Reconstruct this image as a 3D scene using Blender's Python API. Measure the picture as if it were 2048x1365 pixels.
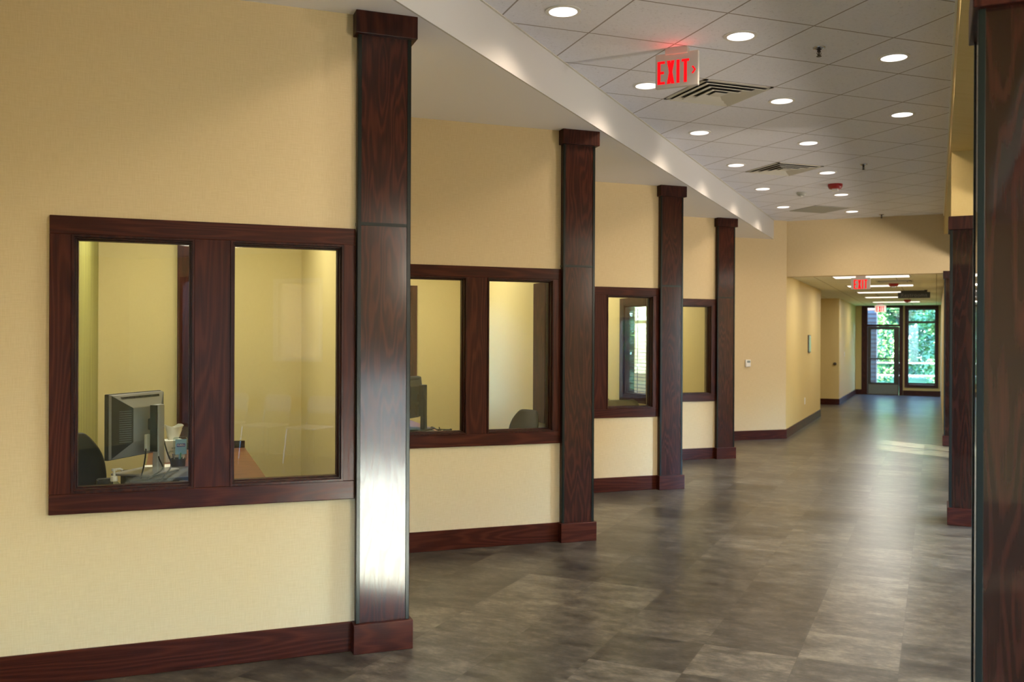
import bpy, bmesh, math, random
from math import radians, sin, cos, pi, sqrt
from mathutils import Vector, Matrix

# ------------------------------------------------------------------ clean
for o in list(bpy.data.objects):
    bpy.data.objects.remove(o, do_unlink=True)
SC = bpy.context.scene
COL = SC.collection
random.seed(7)

# world frame: x along the office window walls, y away from them; the hall runs on the diagonal x = y.
R2 = sqrt(2.0)
def H(s, w):            # s along the hall, w across it (positive = left)
    return ((s - w) / R2, (s + w) / R2)
EYE = 1.545
Z_MAIN, Z_SOF, Z_LOW = 3.458, 3.157, 2.60

# ------------------------------------------------------------------ camera
cam_d = bpy.data.cameras.new('camera')
cam = bpy.data.objects.new('camera', cam_d)
COL.objects.link(cam)
SC.camera = cam
cam_d.sensor_width = 36.0
cam_d.lens = 36.0 * 1853.0 / 2048.0
cam_d.clip_start = 0.05
cam_d.clip_end = 300
ang = radians(20.4); pitch = -0.001; roll = 0.0045
fw = Vector((sin(ang) * cos(pitch), cos(ang) * cos(pitch), sin(pitch)))
rt = Vector((cos(ang), -sin(ang), 0)); up = rt.cross(fw)
rt2 = rt * cos(roll) + up * sin(roll); up2 = up * cos(roll) - rt * sin(roll)
cam.matrix_world = Matrix(((rt2.x, up2.x, -fw.x, 0), (rt2.y, up2.y, -fw.y, 0), (rt2.z, up2.z, -fw.z, EYE), (0, 0, 0, 1)))
cam_d.dof.use_dof = True
cam_d.dof.focus_distance = 5.3
cam_d.dof.aperture_fstop = 3.6

# ------------------------------------------------------------------ render look
SC.view_settings.view_transform = 'Standard'
SC.view_settings.look = 'None'
SC.view_settings.gamma = 1.0
SC.view_settings.use_curve_mapping = False
SC.view_settings.exposure = -0.03
SC.render.engine = 'CYCLES'
cy = SC.cycles
cy.max_bounces = 7; cy.diffuse_bounces = 4; cy.glossy_bounces = 3
cy.transmission_bounces = 6; cy.transparent_max_bounces = 10
cy.caustics_reflective = False; cy.caustics_refractive = False
cy.sample_clamp_indirect = 6.0
cy.use_denoising = True
cy.use_adaptive_sampling = False

# ------------------------------------------------------------------ world and sun
world = bpy.data.worlds.new('sky')
SC.world = world
world.use_nodes = True
wn = world.node_tree.nodes; wl = world.node_tree.links
wn.clear()
w_out = wn.new('ShaderNodeOutputWorld'); w_bg = wn.new('ShaderNodeBackground')
sky = wn.new('ShaderNodeTexSky')
sky.sky_type = 'NISHITA'
sky.sun_disc = False
sky.sun_elevation = radians(31)
sky.sun_rotation = radians(120)
SKY_STRENGTH = 7.0
w_bg.inputs['Strength'].default_value = SKY_STRENGTH
w_tint = wn.new('ShaderNodeMix'); w_tint.data_type = 'RGBA'; w_tint.blend_type = 'MULTIPLY'; w_tint.inputs[0].default_value = 1.0
w_tint.inputs[7].default_value = (0.68, 0.95, 1.50, 1)
wl.new(sky.outputs[0], w_tint.inputs[6]); wl.new(w_tint.outputs[2], w_bg.inputs['Color']); wl.new(w_bg.outputs[0], w_out.inputs[0])

SUN_STRENGTH = 125.0
sun_d = bpy.data.lights.new('sun', 'SUN'); sun = bpy.data.objects.new('sun', sun_d); COL.objects.link(sun)
sun_d.energy = SUN_STRENGTH; sun_d.angle = radians(0.6); sun_d.color = (1.0, 0.89, 0.74)
# low evening sun: travels towards +w (hall left) and +s
SUN_EL = radians(10.5)
ts, tw = 0.55, 0.86
dx, dy = H(ts, tw); dl = sqrt(dx * dx + dy * dy)
sdir = Vector((dx / dl * cos(SUN_EL), dy / dl * cos(SUN_EL), -sin(SUN_EL)))
sun.rotation_euler = sdir.to_track_quat('-Z', 'Y').to_euler()

SPOT_W = 40.0          # each recessed downlight
TROFFER_W = 26.0       # each far hall troffer
OFFICE_W = 36.0
FILL_GLOBE_W = 270.0  # each added fill globe
WARM = (1.0, 0.79, 0.58)
NEUT = (1.0, 0.93, 0.84)

# ================================================================== materials
def newmat(name):
    m = bpy.data.materials.new(name); m.use_nodes = True
    nt = m.node_tree
    return m, nt.nodes, nt.links, nt.nodes['Principled BSDF']
def N(nodes, t, **kw):
    n = nodes.new(t)
    for k, v in kw.items(): setattr(n, k, v)
    return n
def plain(name, col, rough=0.5, metal=0.0, spec=0.5, coat=0.0):
    m, n, l, b = newmat(name)
    b.inputs['Base Color'].default_value = (*col, 1); b.inputs['Roughness'].default_value = rough
    b.inputs['Metallic'].default_value = metal; b.inputs['Specular IOR Level'].default_value = spec
    b.inputs['Coat Weight'].default_value = coat
    return m
def math_(n, l, op, a, b=None, c=None):
    x = n.new('ShaderNodeMath'); x.operation = op
    for i, v in enumerate((a, b, c)):
        if v is None: continue
        if isinstance(v, (int, float)): x.inputs[i].default_value = v
        else: l.new(v, x.inputs[i])
    return x.outputs[0]
def ramp(n, l, fac, stops):
    r = n.new('ShaderNodeValToRGB')
    els = r.color_ramp.elements
    while len(els) < len(stops): els.new(0.5)
    for e, (p, c) in zip(els, stops):
        e.position = p; e.color = (*c, 1) if len(c) == 3 else c
    l.new(fac, r.inputs[0]); return r.outputs[0]
def emis(name, col, strength):
    m, n, l, b = newmat(name)
    b.inputs['Base Color'].default_value = (*col, 1)
    b.inputs['Emission Color'].default_value = (*col, 1); b.inputs['Emission Strength'].default_value = strength
    return m

def wood(name, axis, dark=(0.016, 0.0035, 0.002), mid=(0.044, 0.0085, 0.004), light=(0.080, 0.018, 0.009), rough=0.42, coat=0.16, rot=0.0, rings=22.0, spec=0.07, grain=0.10, nsc=4.5):
    """dark red stained oak; axis = grain direction in object space"""
    m, n, l, b = newmat(name)
    tc = N(n, 'ShaderNodeTexCoord'); mp = N(n, 'ShaderNodeMapping'); mp.vector_type = 'POINT'
    l.new(tc.outputs['Object'], mp.inputs[0])
    oi = N(n, 'ShaderNodeObjectInfo')
    sc = {'x': (grain, 1, 1), 'y': (1, grain, 1), 'z': (1, 1, grain)}[axis]
    m0 = N(n, 'ShaderNodeMapping'); m0.inputs['Rotation'].default_value = (0, 0, rot)
    l.new(mp.outputs[0], m0.inputs[0])
    m1 = N(n, 'ShaderNodeMapping'); m1.inputs['Scale'].default_value = sc
    l.new(m0.outputs[0], m1.inputs[0])
    off = N(n, 'ShaderNodeVectorMath', operation='ADD')
    sclr = N(n, 'ShaderNodeVectorMath', operation='SCALE'); sclr.inputs['Scale'].default_value = 7.0
    cmb = N(n, 'ShaderNodeCombineXYZ'); l.new(oi.outputs['Random'], cmb.inputs[0]); l.new(oi.outputs['Random'], cmb.inputs[2]); l.new(oi.outputs['Random'], cmb.inputs[1])
    l.new(cmb.outputs[0], sclr.inputs[0]); l.new(sclr.outputs[0], off.inputs[0]); l.new(m1.outputs[0], off.inputs[1])
    nz = N(n, 'ShaderNodeTexNoise'); nz.inputs['Scale'].default_value = nsc; nz.inputs['Detail'].default_value = 2.5; nz.inputs['Roughness'].default_value = 0.45
    l.new(off.outputs[0], nz.inputs['Vector'])
    v = math_(n, l, 'MULTIPLY', nz.outputs['Fac'], rings * 6.28)
    sn = math_(n, l, 'SINE', v)
    sn = math_(n, l, 'MULTIPLY_ADD', sn, 0.5, 0.5)
    sn = math_(n, l, 'POWER', sn, 1.6)
    # fine pores
    m2 = N(n, 'ShaderNodeMapping'); m2.inputs['Scale'].default_value = tuple(v * (260 if v == 1 else 60) for v in sc)
    l.new(m0.outputs[0], m2.inputs[0])
    nf = N(n, 'ShaderNodeTexNoise'); nf.inputs['Scale'].default_value = 1.0; nf.inputs['Detail'].default_value = 2.0
    l.new(m2.outputs[0], nf.inputs['Vector'])
    nb = N(n, 'ShaderNodeTexNoise'); nb.inputs['Scale'].default_value = 2.3; nb.inputs['Detail'].default_value = 2
    l.new(off.outputs[0], nb.inputs['Vector'])
    f = math_(n, l, 'MULTIPLY', sn, 0.27)
    f = math_(n, l, 'ADD', f, math_(n, l, 'MULTIPLY', nf.outputs['Fac'], 0.50))
    f = math_(n, l, 'ADD', f, math_(n, l, 'MULTIPLY', nb.outputs['Fac'], 0.30))
    c = ramp(n, l, f, [(0.22, dark), (0.52, mid), (0.86, light)])
    l.new(c, b.inputs['Base Color'])
    b.inputs['Roughness'].default_value = rough; b.inputs['Specular IOR Level'].default_value = spec
    b.inputs['Coat Weight'].default_value = coat; b.inputs['Coat Roughness'].default_value = 0.28; b.inputs['Coat IOR'].default_value = 1.5
    if coat == 1.0: b.inputs['Coat Roughness'].default_value = 0.05
    if coat == 0.55: b.inputs['Coat Roughness'].default_value = 0.15
    bp = N(n, 'ShaderNodeBump'); bp.inputs['Strength'].default_value = 0.10; bp.inputs['Distance'].default_value = 0.002
    l.new(f, bp.inputs['Height']); l.new(bp.outputs[0], b.inputs['Normal'])
    return m

WOOD_V = wood('stained_oak_vertical', 'z')
WOOD_X = wood('stained_oak_along_wall', 'x')
WOOD_Y = wood('stained_oak_across', 'y')
WOOD_D = wood('dark_oak_vertical', 'z', dark=(0.008, 0.0025, 0.002), mid=(0.030, 0.007, 0.004), light=(0.062, 0.016, 0.009))
WOOD_PANEL = wood('stained_oak_panel', 'z', dark=(0.009, 0.002, 0.0013), mid=(0.029, 0.0055, 0.003), light=(0.064, 0.014, 0.007), coat=0.55, rings=17, grain=0.12, nsc=8.0)
WOOD_MATT = wood('matt_oak', 'z', rough=0.75, coat=0.0, spec=0.1)
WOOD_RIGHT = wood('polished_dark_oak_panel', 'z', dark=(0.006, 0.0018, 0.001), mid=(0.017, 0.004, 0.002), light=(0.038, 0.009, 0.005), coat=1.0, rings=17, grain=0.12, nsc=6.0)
WOOD_DESK = wood('desk_oak', 'x', dark=(0.10, 0.035, 0.018), mid=(0.19, 0.07, 0.033), light=(0.26, 0.11, 0.05), coat=0.3)

def wall_mat(name, col, col2, stripes=False):
    m, n, l, b = newmat(name)
    tc = N(n, 'ShaderNodeTexCoord')
    geo = N(n, 'ShaderNodeSeparateXYZ'); l.new(tc.outputs['Object'], geo.inputs[0])
    along = math_(n, l, 'ADD', geo.outputs[0], geo.outputs[1])
    cx = N(n, 'ShaderNodeCombineXYZ'); l.new(math_(n, l, 'MULTIPLY', along, 260), cx.inputs[0]); l.new(math_(n, l, 'MULTIPLY', geo.outputs[2], 16), cx.inputs[1])
    n1 = N(n, 'ShaderNodeTexNoise'); n1.inputs['Scale'].default_value = 1.0; n1.inputs['Detail'].default_value = 2; l.new(cx.outputs[0], n1.inputs['Vector'])
    cy_ = N(n, 'ShaderNodeCombineXYZ'); l.new(math_(n, l, 'MULTIPLY', along, 16), cy_.inputs[0]); l.new(math_(n, l, 'MULTIPLY', geo.outputs[2], 260), cy_.inputs[1])
    n2 = N(n, 'ShaderNodeTexNoise'); n2.inputs['Scale'].default_value = 1.0; n2.inputs['Detail'].default_value = 2; l.new(cy_.outputs[0], n2.inputs['Vector'])
    f = math_(n, l, 'MULTIPLY', math_(n, l, 'ADD', n1.outputs['Fac'], n2.outputs['Fac']), 0.5)
    if stripes:
        c3 = N(n, 'ShaderNodeCombineXYZ'); l.new(math_(n, l, 'MULTIPLY', along, 42), c3.inputs[0]); l.new(math_(n, l, 'MULTIPLY', geo.outputs[2], 0.6), c3.inputs[1])
        n3 = N(n, 'ShaderNodeTexNoise'); n3.inputs['Scale'].default_value = 1.0; n3.inputs['Detail'].default_value = 3; l.new(c3.outputs[0], n3.inputs['Vector'])
        f = math_(n, l, 'MULTIPLY_ADD', n3.outputs['Fac'], 0.9, math_(n, l, 'MULTIPLY', f, 0.1))
    c = ramp(n, l, f, [(0.33, col2), (0.62, col)])
    l.new(c, b.inputs['Base Color']); b.inputs['Roughness'].default_value = 0.62; b.inputs['Specular IOR Level'].default_value = 0.35
    bp = N(n, 'ShaderNodeBump'); bp.inputs['Strength'].default_value = 0.12; bp.inputs['Distance'].default_value = 0.001
    l.new(f, bp.inputs['Height']); l.new(bp.outputs[0], b.inputs['Normal'])
    return m
WALL = wall_mat('woven_yellow_wallcovering', (0.63, 0.51, 0.31), (0.57, 0.45, 0.26))
WALL_FAR = wall_mat('yellow_wall_paint', (0.64, 0.50, 0.22), (0.60, 0.46, 0.19))
WALL_OFF = wall_mat('office_yellow_paint', (0.66, 0.55, 0.26), (0.63, 0.52, 0.24))
WALL_STRIPE = wall_mat('striped_green_wallcovering', (0.46, 0.44, 0.13), (0.20, 0.19, 0.04), stripes=True)
WHITE_PAINT = plain('white_gypsum_paint', (0.80, 0.81, 0.88), 0.6)
OFF_CEIL = plain('office_ceiling_white', (0.7, 0.68, 0.6), 0.8)

def ceiling_mat(name, ox, oy, rotz, col, line, lw=0.011):
    m, n, l, b = newmat(name)
    tc = N(n, 'ShaderNodeTexCoord'); mp = N(n, 'ShaderNodeMapping')
    mp.inputs['Location'].default_value = (-ox, -oy, 0); mp.inputs['Rotation'].default_value = (0, 0, rotz)
    l.new(tc.outputs['Object'], mp.inputs[0])
    sp = N(n, 'ShaderNodeSeparateXYZ'); l.new(mp.outputs[0], sp.inputs[0])
    T = 0.6083
    def line_(o):
        v = math_(n, l, 'PINGPONG', o, T / 2)
        return math_(n, l, 'LESS_THAN', v, lw / 2)
    g = math_(n, l, 'MAXIMUM', line_(sp.outputs[0]), line_(sp.outputs[1]))
    nz = N(n, 'ShaderNodeTexNoise'); nz.inputs['Scale'].default_value = 60; nz.inputs['Detail'].default_value = 4; nz.inputs['Roughness'].default_value = 0.7
    l.new(tc.outputs['Object'], nz.inputs['Vector'])
    c = ramp(n, l, nz.outputs['Fac'], [(0.30, tuple(v * 0.6 for v in col)), (0.37, tuple(v * 0.95 for v in col)), (0.6, col)])
    mx = N(n, 'ShaderNodeMix'); mx.data_type = 'RGBA'
    l.new(g, mx.inputs[0]); l.new(c, mx.inputs[6]); mx.inputs[7].default_value = (*line, 1)
    l.new(mx.outputs[2], b.inputs['Base Color']); b.inputs['Roughness'].default_value = 0.85; b.inputs['Specular IOR Level'].default_value = 0.2
    return m
CEIL = ceiling_mat('acoustic_tile_grid', 3.055, 4.628, 0.0, (0.80, 0.81, 0.89), (0.34, 0.31, 0.31))
CEIL_LOW = ceiling_mat('acoustic_tile_grid_low', 0.39 - 0.6083, 0.0, 0.0, (0.84, 0.84, 0.76), (0.33, 0.31, 0.25))

def floor_mat():
    m, n, l, b = newmat('slate_look_vinyl_tile')
    tc = N(n, 'ShaderNodeTexCoord'); mp = N(n, 'ShaderNodeMapping')
    mp.inputs['Rotation'].default_value = (0, 0, -pi / 4)
    l.new(tc.outputs['Object'], mp.inputs[0])
    T = 0.4572
    sp = N(n, 'ShaderNodeSeparateXYZ'); l.new(mp.outputs[0], sp.inputs[0])
    fx = math_(n, l, 'DIVIDE', math_(n, l, 'SUBTRACT', sp.outputs[0], 0.128), T)
    fy = math_(n, l, 'DIVIDE', math_(n, l, 'SUBTRACT', sp.outputs[1], 0.152), T)
    ix = math_(n, l, 'FLOOR', fx); iy = math_(n, l, 'FLOOR', fy)
    cb = N(n, 'ShaderNodeCombineXYZ'); l.new(ix, cb.inputs[0]); l.new(iy, cb.inputs[1])
    wh = N(n, 'ShaderNodeTexWhiteNoise'); wh.noise_dimensions = '2D'; l.new(cb.outputs[0], wh.inputs['Vector'])
    # clouded slate, offset per tile
    offs = N(n, 'ShaderNodeVectorMath', operation='MULTIPLY_ADD'); offs.inputs[1].default_value = (9, 9, 9)
    l.new(wh.outputs['Color'], offs.inputs[0]); l.new(mp.outputs[0], offs.inputs[2])
    st = N(n, 'ShaderNodeMapping'); st.inputs['Scale'].default_value = (1.7, 0.8, 1); l.new(offs.outputs[0], st.inputs[0])
    n1 = N(n, 'ShaderNodeTexNoise'); n1.inputs['Scale'].default_value = 5.5; n1.inputs['Detail'].default_value = 9; n1.inputs['Roughness'].default_value = 0.72; n1.inputs['Distortion'].default_value = 0.0
    l.new(st.outputs[0], n1.inputs['Vector'])
    n2 = N(n, 'ShaderNodeTexNoise'); n2.inputs['Scale'].default_value = 32; n2.inputs['Detail'].default_value = 6; n2.inputs['Roughness'].default_value = 0.7
    l.new(st.outputs[0], n2.inputs['Vector'])
    f = math_(n, l, 'MULTIPLY_ADD', n1.outputs['Fac'], 0.70, math_(n, l, 'MULTIPLY', n2.outputs['Fac'], 0.30))
    f = math_(n, l, 'ADD', f, math_(n, l, 'MULTIPLY', math_(n, l, 'SUBTRACT', wh.outputs['Value'], 0.5), 0.13))
    c = ramp(n, l, f, [(0.34, (0.020, 0.018, 0.015)), (0.46, (0.050, 0.0455, 0.036)), (0.55, (0.088, 0.080, 0.062)), (0.66, (0.17, 0.154, 0.116))])
    # seams
    ex = math_(n, l, 'PINGPONG', fx, 0.5); ey = math_(n, l, 'PINGPONG', fy, 0.5)
    e = math_(n, l, 'LESS_THAN', math_(n, l, 'MINIMUM', ex, ey), 0.0035)
    mx = N(n, 'ShaderNodeMix'); mx.data_type = 'RGBA'
    l.new(math_(n, l, 'MULTIPLY', e, 0.55), mx.inputs[0]); l.new(c, mx.inputs[6]); mx.inputs[7].default_value = (0.05, 0.045, 0.035, 1)
    l.new(mx.outputs[2], b.inputs['Base Color'])
    rr = math_(n, l, 'MULTIPLY_ADD', n1.outputs['Fac'], 0.01, 0.275)
    l.new(rr, b.inputs['Roughness']); b.inputs['Specular IOR Level'].default_value = 0.28
    bp = N(n, 'ShaderNodeBump'); bp.inputs['Strength'].default_value = 0.0
    return m
FLOOR = floor_mat()

def glass_mat(name, tint=(1, 1, 1), refl=1.45):
    m = bpy.data.materials.new(name); m.use_nodes = True
    n = m.node_tree.nodes; l = m.node_tree.links; n.clear()
    o = N(n, 'ShaderNodeOutputMaterial'); mx = N(n, 'ShaderNodeMixShader')
    t = N(n, 'ShaderNodeBsdfTransparent'); g = N(n, 'ShaderNodeBsdfGlossy'); fr = N(n, 'ShaderNodeFresnel')
    t.inputs[0].default_value = (*tint, 1); g.inputs['Roughness'].default_value = 0.0
    g.inputs['Color'].default_value = (1, 1, 1, 1)
    ge = N(n, 'ShaderNodeNewGeometry')
    iv = math_(n, l, 'MULTIPLY_ADD', ge.outputs['Backfacing'], 1.0 / refl - refl, refl)
    l.new(iv, fr.inputs['IOR'])
    l.new(fr.outputs[0], mx.inputs[0]); l.new(t.outputs[0], mx.inputs[1]); l.new(g.outputs[0], mx.inputs[2]); l.new(mx.outputs[0], o.inputs[0])
    return m
GLASS = glass_mat('office_glass', (0.94, 0.95, 0.91), 1.42)
GLASS_EXT = glass_mat('exterior_glass', (0.86, 0.92, 0.90), 1.36)
CLEAR = glass_mat('clear_plastic', (0.80, 0.88, 0.92), 1.5)

BLACK_METAL = plain('black_metal_trim', (0.008, 0.010, 0.008), 0.32, 0.0, 0.16)
BLACK = plain('black_plastic', (0.008, 0.008, 0.009), 0.55, 0.0, 0.2)
DARK_GREY = plain('dark_grey_plastic', (0.03, 0.03, 0.032), 0.5, 0.0, 0.25)
LIGHT_SILVER = plain('light_silver_plastic', (0.46, 0.46, 0.48), 0.3, 0.2)
SLOT_GREY = plain('slot_grey_plastic', (0.14, 0.15, 0.17), 0.3)
SILVER = plain('silver_plastic', (0.27, 0.27, 0.29), 0.35, 0.2)
WHITE_PL = plain('white_plastic', (0.78, 0.78, 0.76), 0.35)
OFFWHITE = plain('ivory_plastic', (0.72, 0.68, 0.58), 0.4)
CHROME = plain('brushed_steel', (0.55, 0.55, 0.55), 0.25, 1.0)
VENT_METAL = plain('painted_vent_metal', (0.62, 0.60, 0.54), 0.6, 0.0, 0.3)
DUCT_SHADE = plain('duct_shade_dark', (0.03, 0.03, 0.028), 0.7)
GREY_TILE = plain('grey_return_panel', (0.36, 0.37, 0.35), 0.7)
RED_DEV = plain('red_alarm_plastic', (0.30, 0.008, 0.010), 0.35)
BRONZE = plain('dark_bronze_door', (0.045, 0.032, 0.022), 0.4, 0.3)
KICK = plain('satin_kick_plate', (0.16, 0.155, 0.13), 0.4, 0.5)
SIGN_GREY = plain('charcoal_sign_panel', (0.035, 0.037, 0.035), 0.5)
LETTER_GREY = plain('pale_sign_lettering', (0.20, 0.20, 0.18), 0.5)
SIGN_FACE = plain('exit_sign_housing', (0.50, 0.47, 0.44), 0.5)
RED_GLOW = emis('exit_letter_red', (1.0, 0.004, 0.008), 1.3)
RED_GLOW.node_tree.nodes['Principled BSDF'].inputs['Base Color'].default_value = (0.25, 0.0, 0.0, 1)
RED_GLOW.node_tree.nodes['Principled BSDF'].inputs['Specular IOR Level'].default_value = 0.1
LAMP_WHITE = emis('downlight_lens', (1.0, 0.93, 0.90), 2.2)
def fill_globe_mat():
    m = bpy.data.materials.new('fill_globe_glass'); m.use_nodes = True
    n = m.node_tree.nodes; l = m.node_tree.links; n.clear()
    o = N(n, 'ShaderNodeOutputMaterial'); mx = N(n, 'ShaderNodeMixShader'); a = N(n, 'ShaderNodeBsdfTransparent'); b = N(n, 'ShaderNodeEmission')
    b.inputs[0].default_value = (1.0, 0.85, 0.68, 1); b.inputs[1].default_value = 1.5; mx.inputs[0].default_value = 0.35
    l.new(a.outputs[0], mx.inputs[1]); l.new(b.outputs[0], mx.inputs[2]); l.new(mx.outputs[0], o.inputs[0]); return m
FILL_GLOBE = fill_globe_mat()  # glowing shell of the added fill globes
TROFF_WHITE = emis('troffer_lens', (1.0, 0.90, 0.78), 1.7)
FABRIC_GREY = plain('grey_chair_fabric', (0.045, 0.048, 0.052), 0.9, 0.0, 0.1)
FABRIC_OLIVE = plain('olive_chair_shell', (0.15, 0.14, 0.075), 0.55)
CHAIR_WHITE = plain('pale_chair_shell', (0.70, 0.66, 0.58), 0.5)
PAPER = plain('paper', (0.80, 0.80, 0.76), 0.8)
TISSUE = plain('tissue_paper', (0.82, 0.82, 0.78), 0.9)
BLUE_LABEL = plain('pale_blue_label', (0.16, 0.38, 0.68), 0.4)
NAVY = plain('navy_print', (0.02, 0.02, 0.30), 0.5)
TEAL = plain('teal_plastic', (0.04, 0.30, 0.22), 0.5)
LCD = plain('thermostat_display', (0.22, 0.27, 0.27), 0.3)
BLIND = plain('dark_wood_blind', (0.035, 0.022, 0.014), 0.5)
SHADE = plain('white_window_shade', (0.75, 0.70, 0.62), 0.8)
GEL = plain('tissue_box_pattern', (0.45, 0.47, 0.42), 0.6)
CLOUD = plain('frosted_plaque', (0.42, 0.47, 0.40), 0.2)
GRAPH = plain('dark_plaque_frame', (0.06, 0.06, 0.05), 0.4)

def shade_mat():
    m = bpy.data.materials.new('translucent_window_shade'); m.use_nodes = True
    n = m.node_tree.nodes; l = m.node_tree.links; n.clear()
    o = N(n, 'ShaderNodeOutputMaterial'); mx = N(n, 'ShaderNodeMixShader'); a = N(n, 'ShaderNodeBsdfDiffuse'); b = N(n, 'ShaderNodeBsdfTranslucent')
    a.inputs[0].default_value = (0.7, 0.62, 0.5, 1); b.inputs[0].default_value = (0.55, 0.47, 0.38, 1); mx.inputs[0].default_value = 0.35
    l.new(a.outputs[0], mx.inputs[1]); l.new(b.outputs[0], mx.inputs[2]); l.new(mx.outputs[0], o.inputs[0]); return m
SHADE = shade_mat()
def noise_mat(name, c1, c2, scale, rough=0.9):
    m, n, l, b = newmat(name)
    tc = N(n, 'ShaderNodeTexCoord'); nz = N(n, 'ShaderNodeTexNoise'); nz.inputs['Scale'].default_value = scale; nz.inputs['Detail'].default_value = 5
    l.new(tc.outputs['Object'], nz.inputs['Vector'])
    l.new(ramp(n, l, nz.outputs['Fac'], [(0.35, c1), (0.65, c2)]), b.inputs['Base Color']); b.inputs['Roughness'].default_value = rough
    return m
GRASS = noise_mat('lawn', (0.07, 0.16, 0.03), (0.16, 0.28, 0.07), 3.0)
PAVE = noise_mat('asphalt_paving', (0.05, 0.05, 0.05), (0.09, 0.09, 0.09), 2.0)
STONE = noise_mat('cast_stone', (0.30, 0.29, 0.27), (0.38, 0.37, 0.34), 2.0)
BARK = noise_mat('bark', (0.05, 0.035, 0.025), (0.12, 0.09, 0.06), 9.0)
def leafmat(name, a, b_):
    m, n, l, b = newmat(name)
    tc = N(n, 'ShaderNodeTexCoord'); nz = N(n, 'ShaderNodeTexNoise'); nz.inputs['Scale'].default_value = 2.2; nz.inputs['Detail'].default_value = 3
    l.new(tc.outputs['Object'], nz.inputs['Vector'])
    c = ramp(n, l, nz.outputs['Fac'], [(0.35, a), (0.65, b_)])
    l.new(c, b.inputs['Base Color']); b.inputs['Roughness'].default_value = 0.45
    return m
LEAF = leafmat('tree_leaves', (0.03, 0.10, 0.03), (0.12, 0.25, 0.075))
LEAF2 = leafmat('light_tree_leaves', (0.06, 0.17, 0.06), (0.18, 0.32, 0.11))
def brick_mat():
    m, n, l, b = newmat('red_brick')
    tc = N(n, 'ShaderNodeTexCoord'); mp = N(n, 'ShaderNodeMapping'); mp.inputs['Rotation'].default_value = (pi / 2, 0, 0)
    br = N(n, 'ShaderNodeTexBrick'); br.inputs['Scale'].default_value = 4.0
    br.inputs['Color1'].default_value = (0.09, 0.045, 0.035, 1); br.inputs['Color2'].default_value = (0.065, 0.035, 0.03, 1); br.inputs['Mortar'].default_value = (0.10, 0.09, 0.08, 1)
    l.new(tc.outputs['Object'], mp.inputs[0]); l.new(mp.outputs[0], br.inputs['Vector']); l.new(br.outputs[0], b.inputs['Base Color']); b.inputs['Roughness'].default_value = 0.9
    return m
BRICK = brick_mat()

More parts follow.
